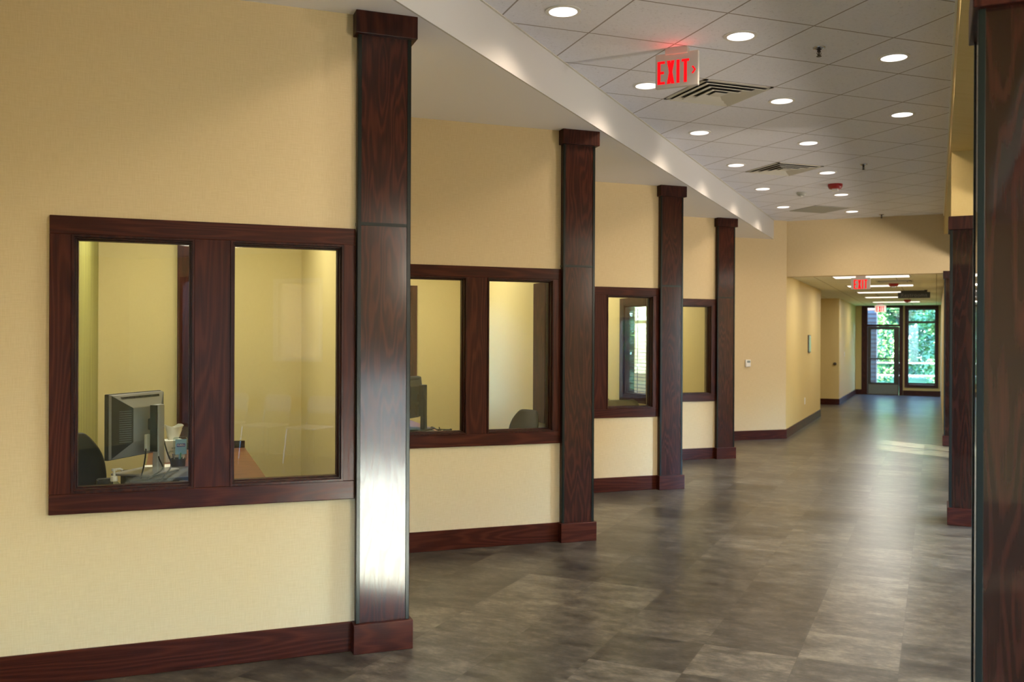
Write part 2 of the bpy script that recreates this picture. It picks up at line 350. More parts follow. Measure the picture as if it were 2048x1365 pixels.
# ================================================================== mesh helpers
class MB:
    def __init__(self): self.bm = bmesh.new()
    def box(self, x0, x1, y0, y1, z0, z1, M=None):
        vs = [Vector((x, y, z)) for x in (x0, x1) for y in (y0, y1) for z in (z0, z1)]
        if M: vs = [M @ v for v in vs]
        b = [self.bm.verts.new(v) for v in vs]
        for f in ((0, 1, 3, 2), (4, 6, 7, 5), (0, 4, 5, 1), (2, 3, 7, 6), (0, 2, 6, 4), (1, 5, 7, 3)):
            self.bm.faces.new([b[i] for i in f])
        return self
    def poly(self, pts, z0, z1):
        """vertical prism of a plan polygon (counter-clockwise)"""
        lo = [self.bm.verts.new((x, y, z0)) for x, y in pts]; hi = [self.bm.verts.new((x, y, z1)) for x, y in pts]
        n = len(pts)
        self.bm.faces.new(lo[::-1]); self.bm.faces.new(hi)
        for i in range(n): self.bm.faces.new((lo[i], lo[(i + 1) % n], hi[(i + 1) % n], hi[i]))
        return self
    def prism(self, pts, d0, d1, M=None):
        """outline in local x,z extruded along local y"""
        a = [Vector((x, d0, z)) for x, z in pts]; b = [Vector((x, d1, z)) for x, z in pts]
        if M: a = [M @ v for v in a]; b = [M @ v for v in b]
        a = [self.bm.verts.new(v) for v in a]; b = [self.bm.verts.new(v) for v in b]
        n = len(pts)
        self.bm.faces.new(a); self.bm.faces.new(b[::-1])
        for i in range(n): self.bm.faces.new((a[(i + 1) % n], a[i], b[i], b[(i + 1) % n]))
        return self
    def lathe(self, prof, cx=0, cy=0, n=24, M=None, cap=True):
        rings = []
        for r, z in prof:
            ring = []
            for i in range(n):
                a = 2 * pi * i / n
                v = Vector((cx + r * cos(a), cy + r * sin(a), z))
                ring.append(self.bm.verts.new(M @ v if M else v))
            rings.append(ring)
        for a, b in zip(rings, rings[1:]):
            for i in range(n): self.bm.faces.new((a[i], a[(i + 1) % n], b[(i + 1) % n], b[i]))
        if cap:
            self.bm.faces.new(rings[0][::-1]); self.bm.faces.new(rings[-1])
        return self
    def tube(self, pts, r, n=8):
        pts = [Vector(p) for p in pts]; prev = None
        for i, p in enumerate(pts):
            t = (pts[min(i + 1, len(pts) - 1)] - pts[max(i - 1, 0)]).normalized()
            a = t.cross(Vector((0, 0, 1)))
            if a.length < 1e-3: a = t.cross(Vector((1, 0, 0)))
            a.normalize(); b = t.cross(a)
            ring = [self.bm.verts.new(p + (a * cos(2 * pi * k / n) + b * sin(2 * pi * k / n)) * r) for k in range(n)]
            if prev:
                for k in range(n): self.bm.faces.new((prev[k], prev[(k + 1) % n], ring[(k + 1) % n], ring[k]))
            else: self.bm.faces.new(ring[::-1])
            prev = ring
        self.bm.faces.new(prev)
        return self
    def build(self, name, mat, parent=None, loc=(0, 0, 0), rz=0.0, bevel=0.0, smooth=False, subsurf=0):
        me = bpy.data.meshes.new(name)
        bmesh.ops.recalc_face_normals(self.bm, faces=self.bm.faces[:])
        self.bm.to_mesh(me); self.bm.free()
        me.materials.append(mat)
        if smooth:
            for p in me.polygons: p.use_smooth = True
        o = bpy.data.objects.new(name, me); COL.objects.link(o)
        o.location = loc; o.rotation_euler = (0, 0, rz)
        if parent: o.parent = parent
        if subsurf:
            s = o.modifiers.new('sub', 'SUBSURF'); s.levels = subsurf; s.render_levels = subsurf
        if bevel:
            b = o.modifiers.new('bevel', 'BEVEL'); b.width = bevel; b.segments = 2; b.limit_method = 'ANGLE'
        return o
def tag(o, label, cat=None, group=None, kind=None):
    o['label'] = label
    if cat: o['category'] = cat
    if group: o['group'] = group
    if kind: o['kind'] = kind
    return o
def thing(name, label, cat, loc=(0, 0, 0), rz=0.0, group=None, kind=None):
    o = bpy.data.objects.new(name, None); COL.objects.link(o); o.empty_display_size = 0.1
    o.location = loc; o.rotation_euler = (0, 0, rz)
    return tag(o, label, cat, group, kind)
def struct(o, label, cat): return tag(o, label, cat, None, 'structure')
def dup(root, loc, rz, label):
    r = root.copy(); COL.objects.link(r); r.location = loc; r.rotation_euler = (0, 0, rz); r['label'] = label
    for ch in list(root.children):
        c = ch.copy(); COL.objects.link(c); c.parent = r
        for g in list(ch.children):
            d = g.copy(); COL.objects.link(d); d.parent = c
    return r
def Hloc(s, w, z=0): x, y = H(s, w); return (x, y, z)
Q45 = pi / 4
def text_mesh(txt, size, depth, mat, parent, name, M, spacing=1.0):
    cu = bpy.data.curves.new(name, 'FONT'); cu.body = txt; cu.size = size; cu.extrude = depth; cu.align_x = 'CENTER'; cu.align_y = 'CENTER'; cu.space_character = spacing; cu.resolution_u = 3
    t = bpy.data.objects.new('tmp', cu); COL.objects.link(t)
    bpy.context.view_layer.update()
    me = bpy.data.meshes.new_from_object(t.evaluated_get(bpy.context.evaluated_depsgraph_get()))
    bpy.data.objects.remove(t, do_unlink=True); bpy.data.curves.remove(cu)
    me.name = name; me.transform(M); me.materials.clear(); me.materials.append(mat)
    o = bpy.data.objects.new(name, me); COL.objects.link(o); o.parent = parent
    return o

# ================================================================== the setting
PS, QS = 1.955, 1.963          # step from one office bay to the next
Q0 = 4.585                     # face of the first window wall
WT = 0.12
# floor of the whole building (one slab)
fl = MB(); fl.poly([H(-4.2, -3.5), H(29.1, -3.5), H(29.1, 6.4), H(-4.2, 6.4)], -0.08, 0.0)
struct(fl.build('floor', FLOOR), 'grey-brown slate-look tile floor running down the hall', 'floor')

# ceilings
def ceil_box(name, s0, s1, w0, w1, z, mat, label, th=0.06):
    # local frame along hall when rotated, world frame for the tile pattern
    m = MB(); m.poly([H(s0, w0), H(s1, w0), H(s1, w1), H(s0, w1)], z, z + th)
    return struct(m.build(name, mat), label, 'ceiling')
ceil_box('ceiling', -4.2, 15.32, -0.105, 2.345, Z_MAIN, CEIL, 'white acoustic tile ceiling over the main hall')
m = MB(); m.box(15.30, 29.1, -0.3, 3.5, Z_LOW, Z_LOW + 0.06)
struct(m.build('ceiling_low', CEIL_LOW, rz=Q45), 'lower tile ceiling over the far hallway', 'ceiling')
# painted soffit above the window bays (plan polygon between the bulkhead line and the offices)
m = MB()
def qline(p): return p + 2.34 * R2
sof = [H(-4.2, 2.34), H(15.03, 2.34), (8.99, 12.42), (-9.0, 12.42), (-9.0, 1.0)]
m.poly([H(-4.2, 2.352), H(15.14, 2.352), (7.05, 12.42), H(-4.2, 9.9)], Z_SOF, Z_SOF + 0.08)
struct(m.build('ceiling_soffit', WHITE_PAINT), 'smooth painted soffit above the window bays', 'ceiling')
# bulkhead face
m = MB(); m.box(-4.2, 15.07, 2.34, 2.352, Z_SOF, Z_MAIN + 0.05)
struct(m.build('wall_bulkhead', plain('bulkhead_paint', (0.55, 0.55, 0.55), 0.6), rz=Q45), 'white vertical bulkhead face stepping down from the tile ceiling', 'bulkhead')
# right beam over the openings
m = MB(); m.box(-4.2, 15.3, -0.46, -0.10, Z_SOF, Z_MAIN + 0.06)
struct(m.build('wall_right_beam', WALL_FAR, rz=Q45), 'yellow beam over the openings on the right of the hall', 'beam')
m = MB(); m.box(-4.2, 15.24, -0.102, -0.088, Z_MAIN - 0.028, Z_MAIN)
struct(m.build('trim_1', WHITE_PL, rz=Q45), 'thin white ceiling edge trim along the right beam', 'trim')
m = MB(); m.box(-4.2, 15.07, 2.326, 2.34, Z_MAIN - 0.004, Z_MAIN)
struct(m.build('trim_2', VENT_METAL, rz=Q45), 'thin ceiling edge angle along the white bulkhead', 'trim')
# header over the low hallway
m = MB(); m.box(15.24, 15.44, -0.46, 2.28, 2.575, Z_MAIN + 0.06)
struct(m.build('wall_header', WALL, rz=Q45), 'yellow header wall where the hall ceiling drops', 'wall')

# waiting area on the right (behind the openings)
m = MB(); m.box(-4.2, 15.44, -3.45, -0.46, 2.70, 2.78)
m.box(-4.2, 15.3, -0.50, -0.46, 2.70, Z_MAIN)
struct(m.build('ceiling_waiting', OFF_CEIL, rz=Q45), 'ceiling over the seating area right of the hall', 'ceiling')
def wall_x(name, x0, x1, y0, y1, z1, holes, mat, label, rz=0.0, axis='x', z0=0.0):
    """wall as one mesh; holes are (u0,u1,z0,z1) along its long axis"""
    m = MB()
    u0, u1 = (x0, x1) if axis == 'x' else (y0, y1)
    us = sorted({u0, u1, *[h[0] for h in holes], *[h[1] for h in holes]})
    for a, b in zip(us, us[1:]):
        mid = (a + b) / 2
        hs = sorted([h for h in holes if h[0] < mid < h[1]], key=lambda h: h[2])
        z = z0
        segs = []
        for h in hs:
            if h[2] > z: segs.append((z, h[2]))
            z = h[3]
        if z < z1: segs.append((z, z1))
        for c, d in segs:
            if axis == 'x': m.box(a, b, y0, y1, c, d)
            else: m.box(x0, x1, a, b, c, d)
    bmesh.ops.remove_doubles(m.bm, verts=m.bm.verts[:], dist=1e-5)
    return struct(m.build(name, mat, rz=rz), label, 'wall')
OUT = -3.45
WINS = [(-1.55, -0.75, 1.25, 2.35), (-0.50, 0.80, 0.05, 1.15), (4.95, 6.45, 0.3, 2.42), (7.02, 7.75, 0.5, 1.95), (8.35, 10.05, 0.3, 2.42), (-3.20, -2.45, 0.3, 2.42), (11.45, 13.05, 0.33, 1.00), (13.45, 15.10, 0.3, 2.42)]  # unseen windows; low ones cut for sun patches, rear one added for skylight
wall_x('wall_right', -4.2, 15.44, OUT - 0.2, OUT, 2.78, WINS, WALL_FAR, 'outer wall of the seating area right of the hall', rz=Q45)
FILL_WINS = [(0.95, 2.35, 0.2, 2.6), (2.55, 4.0, 0.2, 2.6)]  # added unseen openings that let in fill daylight
wall_x('wall_back', -4.2 - 0.1, -4.2, OUT - 0.2, 9.9, 3.52, FILL_WINS, WALL_FAR, 'wall behind the viewer', rz=Q45, axis='y')
wall_x('wall_right_end', 15.44, 15.56, OUT - 0.2, -0.10, 2.78, [], WALL_FAR, 'far end wall of the seating area', rz=Q45, axis='y')
for i, (a, b, c, d) in enumerate(WINS):
    lab = ['small shaded window', 'unseen low wide window shaped for the near sun glint', 'first tall window', 'narrow window', 'second tall window', 'added tall daylight window behind the viewer', 'unseen low strip window shaped for the far sun patch', 'fourth tall window'][i] + ' in the seating area wall'
    t = thing('window_%d' % (i + 10), lab, 'window', (0, 0, 0), Q45, kind='structure')
    f = MB(); e = 0.05
    f.box(a, a + e, OUT - 0.13, OUT + 0.02, c, d); f.box(b - e, b, OUT - 0.13, OUT + 0.02, c, d)
    f.box(a, b, OUT - 0.13, OUT + 0.02, c, c + e); f.box(a, b, OUT - 0.13, OUT + 0.02, d - e, d)
    if b - a > 1.2 and i != 1:
        f.box((a + b) / 2 - 0.03, (a + b) / 2 + 0.03, OUT - 0.12, OUT - 0.04, c, d)
        if d > 2: f.box(a, b, OUT - 0.12, OUT - 0.04, 1.9, 1.95)
    f.build('window_frame', WHITE_PL if i == 0 else BRONZE, t)
    g = MB(); g.box(a + e, b - e, OUT - 0.085, OUT - 0.079, c + e, d - e); g.build('glass_pane', GLASS_EXT, t)
    if i == 0:
        g = MB(); g.box(a + 0.05, b - 0.05, OUT - 0.03, OUT - 0.025, c + 0.05, d - 0.05); g.build('window_shade', SHADE, t)

for i, (a, b, c, d) in enumerate(FILL_WINS):
    t = thing('window_%d' % (i + 20), ['right', 'left'][i] + ' added daylight window in the unseen wall behind the viewer', 'window', (0, 0, 0), Q45, kind='structure')
    f = MB(); e = 0.05
    f.box(-4.28, -4.18, a, a + e, c, d); f.box(-4.28, -4.18, b - e, b, c, d); f.box(-4.28, -4.18, a, b, c, c + e); f.box(-4.28, -4.18, a, b, d - e, d)
    f.build('window_frame', BRONZE, t)
    g = MB(); g.box(-4.24, -4.234, a + e, b - e, c + e, d - e); g.build('glass_pane', GLASS_EXT, t)
# office window bays, return walls, office shells
OFF_Z = 2.72
BX = []                       # per bay: left end, right end of front wall
for k in range(-1, 4):
    px, qy = k * PS, Q0 + k * QS
    left = (1.02 - PS) + px + 0.10 if k >= 0 else -3.2
    right = 0.885 + px
    left = max(left, -3.2)
    holes = []
    if k >= 0:
        holes = [(-0.397 + px, 0.112 + px, 0.84, 2.025), (0.283 + px, 0.808 + px, 0.84, 2.025)]
    nm = 'wall_left'
    wall_x(nm, left, right + 0.14, qy, qy + WT, Z_SOF, holes, WALL,
           ['window wall left of the nearest column', 'yellow wall behind the nearest wood column', 'yellow wall between second and third columns', 'yellow wall between third and fourth columns', 'short yellow wall left behind the viewer'][k] , 0)
    # return wall at right of the bay, also dividing the offices
    x0 = 1.02 + px; y1 = Q0 + (k + 1) * QS + 3.08
    if k == -1: y1 = Q0 + 1.37
    if k == 3: y1 = 13.3
    hs = []
    if k == 2: hs = [(8.83, 9.53, 0.93, 1.95)]
    wall_x('wall_return', x0, x0 + 0.10, qy, y1, Z_SOF, hs, WALL_OFF,
           'return wall behind the %s column' % ['nearest', 'second', 'third', 'fourth', 'unseen left'][k], axis='y')
    # office back wall
    if k >= 0:
        bq = Q0 + k * QS + 3.06
        hb = []
        if k == 1: hb = [(2.02, 2.42, 0.95, 2.05)]
        if k == 2: hb = [(3.45, 4.55, 0.80, 2.15)]
        xl = -0.60 if k == 0 else 1.12 + px - PS
        wall_x('wall_office_back', xl, 1.02 + px, bq, bq + 0.12, OFF_Z + 0.06, hb, WALL_OFF, 'back wall of the office behind %s' % ['the first window wall', 'the second window wall', 'the third window wall', 'the fourth window wall'][k])
        m = MB(); m.box(1.12 + px - PS - 0.05, 1.02 + px + 0.05, qy + WT - 0.02, bq + 0.06, OFF_Z, OFF_Z + 0.05)
        struct(m.build('ceiling_office', OFF_CEIL), 'ceiling of the office behind %s' % ['the first window wall', 'the second window wall', 'the third window wall', 'the fourth window wall'][k], 'ceiling')
# striped wing wall in the first office
m = MB(); m.box(-0.60, -0.49, Q0 + 1.27, Q0 + 3.06, 0, OFF_Z); m.box(-0.84, -0.60, Q0 + 1.27, Q0 + 1.37, 0, OFF_Z)
struct(m.build('wall_office_side', WALL_STRIPE), 'green striped side wall seen through the nearest window', 'wall')

# thermostat wall, low hall walls
cx, cyy = 9.215, 12.28
wall_x('wall_left_far', 7.02, 9.215, 12.28, 12.40, Z_MAIN, [], WALL, 'yellow wall with the thermostat beyond the fourth column')
wall_x('wall_hall_left', 15.20, 20.03, 2.17, 2.29, Z_MAIN, [], WALL_FAR, 'yellow hallway wall with the small plaque', rz=Q45)
wall_x('wall_recess_near', 19.93, 20.03, 2.29, 3.5, 2.66, [], WALL_FAR, 'near side of the hallway recess', rz=Q45, axis='y')
wall_x('wall_recess_back', 20.03, 23.85, 3.38, 3.5, 2.66, [], WALL_FAR, 'back of the hallway recess', rz=Q45)
wall_x('wall_recess_far', 23.85, 23.97, 2.15, 3.5, 2.66, [], WALL_FAR, 'shaded yellow wall of the recess with a round knob', rz=Q45, axis='y')
wall_x('wall_hall_left_far', 23.97, 29.1, 2.15, 2.27, 2.66, [], WALL_FAR, 'yellow wall beside the far exit door', rz=Q45)
wall_x('wall_end', 29.0, 29.14, -0.3, 2.27, 2.66, [(-0.03, 0.79, 0.27, 2.55), (0.91, 1.95, 0.0, 2.57)], WALL_FAR, 'end wall with the exit door and tall window', rz=Q45, axis='y')
wall_x('wall_hall_right', 15.60, 29.1, -0.24, -0.12, 2.66, [], WALL_FAR, 'right wall of the low hallway', rz=Q45)

# baseboards
BB, BT = 0.146, 0.014
def base_box(x0, x1, y0, y1, label, rz=0.0, mat=WOOD_X):
    return struct(MB().box(x0, x1, y0, y1, 0, BB).build('baseboard_left', mat, rz=rz, bevel=0.003), label, 'baseboard')
for k in range(-1, 4):
    px, qy = k * PS, Q0 + k * QS
    base_box(max(-3.2, 1.12 + px - PS), 0.873 + px, qy - BT, qy, 'wood baseboard under ' + ['the nearest window', 'the second window', 'the third window', 'the fourth window', 'the wall left behind the viewer'][k])
base_box(7.02, 9.215 + 0.01, 12.28 - BT, 12.28, 'baseboard below the thermostat')
base_box(15.19, 20.03, 2.17 - BT, 2.17, 'baseboard of the hallway wall with the plaque', Q45)
base_box(23.85 - BT, 23.85, 2.15, 3.38, 'baseboard across the shaded recess wall', Q45, WOOD_Y)
base_box(23.84, 29.0, 2.15 - BT, 2.15, 'baseboard beside the far exit door', Q45)
base_box(29.0 - BT, 29.0, 1.99, 2.136, 'baseboard left of the exit door', Q45, WOOD_Y)
base_box(29.0 - BT, 29.0, -0.12, 0.865, 'baseboard under the tall end window', Q45, WOOD_Y)

# ================================================================== office windows in the hall
def interior_window(k):
    px, qy = k * PS, Q0 + k * QS
    t = thing('window_%d' % (k + 1), ['nearest oak-framed double office window with a computer behind', 'second oak-framed office window with a dark monitor and grey chair', 'third oak-framed office window with blinds and a street view in the glass', 'fourth oak-framed office window, plain yellow room behind'][k], 'window', (px, qy, 0), kind='structure')
    z0, z1 = 0.757, 2.092
    xa, xb = -0.492, 0.870
    f = -0.022
    top = MB().box(xa, xb, f, 0.0, 1.998 + 0.012, z1).build('casing', WOOD_X, t, bevel=0.003)
    MB().box(xa, xb, f, 0.0, z0, 0.848).build('casing', WOOD_X, t, bevel=0.003)
    MB().box(xa, -0.402, f, 0.0, 0.848, 2.010).build('casing', WOOD_V, t, bevel=0.002)
    MB().box(0.117, 0.279, f, 0.0, 0.848, 2.010).build('mullion', WOOD_V, t, bevel=0.002)
    MB().box(0.812, xb, f, 0.0, 0.848, 2.010).build('casing', WOOD_V, t, bevel=0.002)
    for (a, b) in ((-0.402, 0.117), (0.279, 0.812)):
        m = MB(); zb, zt = 0.848, 2.010
        # outer bead standing proud, then a stepped jamb
        for (i0, i1, y0, y1) in ((0.0, 0.010, f - 0.006, 0.02), (0.010, 0.016, -0.006, 0.09), (0.016, 0.022, 0.030, 0.075)):
            A, B, C, D = a + i1, b - i1, zb + i1, zt - i1
            m.box(a + i0, A, y0, y1, zb + i0, zt - i0); m.box(B, b - i0, y0, y1, zb + i0, zt - i0)
            m.box(A, B, y0, y1, zb + i0, C); m.box(A, B, y0, y1, D, zt - i0)
        m.build('frame', WOOD_D, t)
        MB().box(a + 0.018, b - 0.018, 0.050, 0.056, zb + 0.018, zt - 0.018).build('glass_pane', GLASS, t)
    # inner casing on the office side
    m = MB(); m.box(xa, xb, WT, WT + 0.015, z0, 0.845); m.box(xa, xb, WT, WT + 0.015, 2.02, z1); m.box(xa, -0.40, WT, WT + 0.015, 0.845, 2.02); m.box(0.81, xb, WT, WT + 0.015, 0.845, 2.02); m.box(0.115, 0.281, WT, WT + 0.015, 0.845, 2.02)
    m.build('inner_casing', WOOD_D, t)
    return t
for k in range(4): interior_window(k)

# side window of the third office (return wall)
t = thing('window_5', 'narrow wood-framed side window with dark blinds inside the third office', 'window', (0, 0, 0), kind='structure')
xs = 1.02 + 2 * PS
m = MB()
for (a, b, c, d) in ((8.74, 8.84, 0.85, 2.03), (9.53, 9.63, 0.85, 2.03), (8.84, 9.53, 0.85, 0.93), (8.84, 9.53, 1.95, 2.03)):
    m.box(xs - 0.02, xs, a, b, c, d); m.box(xs + 0.10, xs + 0.12, a, b, c, d)
m.box(xs - 0.01, xs + 0.11, 8.83, 8.85, 0.93, 1.95); m.box(xs - 0.01, xs + 0.11, 9.51, 9.53, 0.93, 1.95); m.box(xs - 0.01, xs + 0.11, 8.85, 9.51, 0.93, 0.95); m.box(xs - 0.01, xs + 0.11, 8.85, 9.51, 1.93, 1.95)
m.build('casing', WOOD_V, t)
MB().box(xs + 0.02, xs + 0.026, 8.85, 9.51, 0.95, 1.93).build('glass_pane', GLASS, t)
m = MB()
for i in range(24):
    z = 0.97 + i * 0.04
    m.box(xs + 0.045, xs + 0.082, 8.86, 9.50, z, z + 0.003)
for y in (9.02, 9.34): m.box(xs + 0.060, xs + 0.064, y, y + 0.006, 0.95, 1.93)
m.build('blind', BLIND, t)

def ext_window(name, x0, x1, y, z0, z1, label, blinds=False):
    t = thing(name, label, 'window', (0, 0, 0), kind='structure')
    m = MB()
    for (a, b, c, d) in ((x0 - 0.07, x0, z0 - 0.07, z1 + 0.07), (x1, x1 + 0.07, z0 - 0.07, z1 + 0.07), (x0, x1, z0 - 0.07, z0), (x0, x1, z1, z1 + 0.07)):
        m.box(a, b, y - 0.02, y, c, d)
    for (a, b, c, d) in ((x0, x0 + 0.03, z0, z1), (x1 - 0.03, x1, z0, z1), (x0, x1, z0, z0 + 0.03), (x0, x1, z1 - 0.03, z1)):
        m.box(a, b, y, y + 0.12, c, d)
    m.build('casing', WOOD_V, t)
    MB().box(x0 + 0.02, x1 - 0.02, y + 0.06, y + 0.066, z0 + 0.02, z1 - 0.02).build('glass_pane', GLASS_EXT, t)
    if blinds:
        m = MB(); n = int((z1 - z0 - 0.08) / 0.045)
        for i in range(n): m.box(x0 + 0.03, x1 - 0.03, y + 0.008, y + 0.042, z0 + 0.05 + i * 0.045, z0 + 0.053 + i * 0.045)
        m.build('blind', BLIND, t)
ext_window('window_6', 2.02, 2.42, Q0 + QS + 3.06, 0.95, 2.05, 'exterior window at the back of the second office')
ext_window('window_7', 3.45, 4.55, Q0 + 2 * QS + 3.06, 0.80, 2.15, 'exterior window with blinds at the back of the third office', True)

# wood-framed board on the second office side wall; wood pilaster in the first office
t = thing('wall_board', 'tall narrow wood panel on the wall behind the grey chair', 'panel', (1.02 + PS, 7.25, 0))
MB().box(-0.03, 0.0, -0.30, 0.15, 0.85, 2.03).build('panel', WOOD_MATT, t, bevel=0.003)
m = MB(); m.box(-0.036, -0.03, -0.24, 0.09, 0.91, 1.97); m.build('panel_face', WOOD_MATT, t)
t = thing('wood_pilaster', 'dark wood pilaster at the back of the first office, seen right of the silver monitor', 'pilaster', (0.07, Q0 + 3.058, 0))
MB().box(0.0, 0.30, -0.08, 0.0, 0.0, OFF_Z).build('panel', WOOD_V, t, bevel=0.003)
MB().box(-0.012, 0.312, -0.092, 0.0, 0.0, 0.146).build('plinth', WOOD_X, t)

# ================================================================== wood columns
def column(loc, rz, h, label, name='wood_column', D=0.30, Wd=0.268, seam=2.115, first=None, sheen=WOOD_PANEL):
    """origin at the front left bottom corner of the shaft; front face at local y=0, depth +y"""
    t = thing(name, label, 'column', loc, rz)
    z0, z1 = BB, h - 0.105
    MB().box(-0.014, Wd + 0.016, -0.020, D + 0.014, 0, BB).build('plinth', WOOD_X, t, bevel=0.003)
    MB().box(-0.015, Wd + 0.026, -0.026, D + 0.015, h - 0.112, h).build('cap', WOOD_D, t, bevel=0.003)
    ins = 0.004
    segs = [(z0, seam - 0.006), (seam + 0.006, z1)] if seam and seam < z1 - 0.2 else [(z0, z1)]
    for a, b in segs:
        MB().box(ins, Wd - ins, ins, D - ins, a, b).build('panel', sheen, t)
    m = MB(); m.box(0.012, Wd - 0.012, 0.001, 0.01, seam - 0.008, seam + 0.008)
    m.box(0.001, 0.01, 0.012, D - 0.012, seam - 0.008, seam + 0.008); m.box(Wd - 0.01, Wd - 0.001, 0.012, D - 0.012, seam - 0.008, seam + 0.008)
    if len(segs) == 2: m.build('reveal_strip', BLACK_METAL, t)
    else: m.bm.free()
    for (x, y) in ((0, 0), (Wd, 0), (0, D), (Wd, D)):
        sx = 1 if x == 0 else -1; sy = 1 if y == 0 else -1
        m = MB()
        m.box(min(x, x + sx * 0.019), max(x, x + sx * 0.019), min(y, y + sy * 0.003), max(y, y + sy * 0.003), z0, z1)
        m.box(min(x, x + sx * 0.003), max(x, x + sx * 0.003), min(y, y + sy * 0.019), max(y, y + sy * 0.019), z0, z1)
        m.build('corner_trim', BLACK_METAL, t, bevel=0.001)
    return t
ords = ['nearest tall', 'second tall', 'third tall', 'fourth tall']
for k in range(4):
    column((0.872 + k * PS, 4.528 + k * QS, 0), 0, Z_SOF, ['nearest tall stained wood column, bright reflection on its lower half', 'second tall stained wood column, right of the dark monitor window', 'third tall stained wood column, right of the window with blinds', 'fourth and farthest tall stained wood column on the left'][k])
column((0.872 - PS, 4.528 - QS, 0), 0, Z_SOF, 'stained wood column left behind the viewer, out of frame')
# right-hand columns (hall aligned): local x runs towards -w, local y towards +s
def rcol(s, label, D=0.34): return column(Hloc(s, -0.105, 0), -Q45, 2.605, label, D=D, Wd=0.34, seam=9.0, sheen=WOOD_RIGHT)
rcol(8.66, 'shorter dark wood column on the right with yellow wall above it')
rcol(2.95, 'large blurred wood column at the right edge of the picture')
rcol(15.25, 'slim wood column on the right where the low hallway starts, sunlit base')
for s, l in ((8.66, 'far'), (2.95, 'near'), (15.25, 'hallway')):
    m = MB(); m.box(s + 0.01, s + 0.33, -0.44, -0.112, 2.605, Z_SOF)
    if s < 15: struct(m.build('wall_pier', WALL_FAR, rz=Q45), 'yellow pier wall above the %s right column' % l, 'wall')
    else: m.bm.free()

# ================================================================== ceiling fixtures
def downlight(x, y, label, z=Z_MAIN, lamp=True):
    t = thing('downlight', label, 'ceiling light', (x, y, z), group='round recessed downlights')
    MB().lathe([(0.083, -0.006), (0.104, -0.004), (0.104, 0.0), (0.083, 0.0)], n=32, cap=False).build('trim_ring', WHITE_PL, t, smooth=False)
    MB().lathe([(0.083, -0.005), (0.083, 0.0)], n=32).build('lens', LAMP_WHITE, t)
    ld = bpy.data.lights.get('downlight_lamp') or bpy.data.lights.new('downlight_lamp', 'SPOT')
    ld.energy = SPOT_W; ld.spot_size = radians(148); ld.spot_blend = 0.9; ld.shadow_soft_size = 0.07; ld.color = WARM
    lo = bpy.data.objects.new('lamp', ld); COL.objects.link(lo); lo.parent = t; lo.location = (0, 0, -0.03)
    return t
seen = {0: [], 1: [], 2: []}
for b in range(-7, 6):
    for j in range(3):
        if j == 2 and b >= 2: continue
        x, y = 2.147 + 1.2105 * (b + j), 4.945 + 1.213 * b
        seen[j].append((b, x, y))
OR = ['nearest', 'second', 'third', 'fourth', 'fifth', 'sixth']
ORB = ['first', 'second', 'third', 'fourth', 'fifth', 'sixth', 'seventh']
where = ['round downlight in the row beside the white bulkhead', 'round downlight in the middle row of the ceiling', 'round downlight in the row near the right wall']
for j in range(3):
    for b, x, y in seen[j]:
        if b >= 0: lab = '%s, %s in view' % (where[j], OR[b] if b < 6 else b)
        else: lab = '%s, %s one behind the frame' % (where[j], ORB[-b - 1])
        downlight(x, y, lab)

def diffuser(cx, cy_, z, label, rz=0.0):
    t = thing('air_diffuser', label, 'air vent', (cx, cy_, z), rz)
    h = 0.298
    m = MB()
    m.box(-h, h, -h, -h + 0.028, -0.006, 0.002); m.box(-h, h, h - 0.028, h, -0.006, 0.002)
    m.box(-h, -h + 0.028, -h, h, -0.006, 0.002); m.box(h - 0.028, h, -h, h, -0.006, 0.002)
    m.build('frame', VENT_METAL, t)
    MB().box(-h + 0.02, h - 0.02, -h + 0.02, h - 0.02, -0.0015, -0.0005).build('duct_shade_sheet', DUCT_SHADE, t)  # flat dark sheet stands in for the shade inside the duct
    for r in (0.262, 0.192, 0.122):
        bm_ = MB(); w_ = 0.056
        def fr(o, i, zo, zi):
            vo = [bm_.bm.verts.new((sx * o, sy * o, zo)) for sx, sy in ((-1, -1), (1, -1), (1, 1), (-1, 1))]
            vi = [bm_.bm.verts.new((sx * i, sy * i, zi)) for sx, sy in ((-1, -1), (1, -1), (1, 1), (-1, 1))]
            for a in range(4): bm_.bm.faces.new((vo[a], vo[(a + 1) % 4], vi[(a + 1) % 4], vi[a]))
        fr(r, r - w_, -0.020, -0.003); fr(r + 0.003, r, -0.016, -0.020); fr(r - w_, r - w_ - 0.002, -0.003, -0.002)
        bm_.build('louver', VENT_METAL, t)
    MB().box(-0.05, 0.05, -0.05, 0.05, -0.014, -0.010).build('center_plate', VENT_METAL, t, bevel=0.003)
G = 0.6083
diffuser(3.055 + 1.5 * G, 4.628 + 2.5 * G, Z_MAIN, 'square louvered air vent beside the near exit sign')
diffuser(3.055 + 5.5 * G, 4.628 + 6.5 * G, Z_MAIN, 'square louvered air vent farther down the main ceiling')
gx, gy = 3.055 + 9.5 * G, 4.628 + 10.5 * G
t = thing('return_panel', 'flat grey ceiling panel near the far end of the main ceiling', 'ceiling panel', (gx, gy, Z_MAIN))
MB().box(-0.295, 0.295, -0.295, 0.295, -0.006, 0).build('panel', GREY_TILE, t)

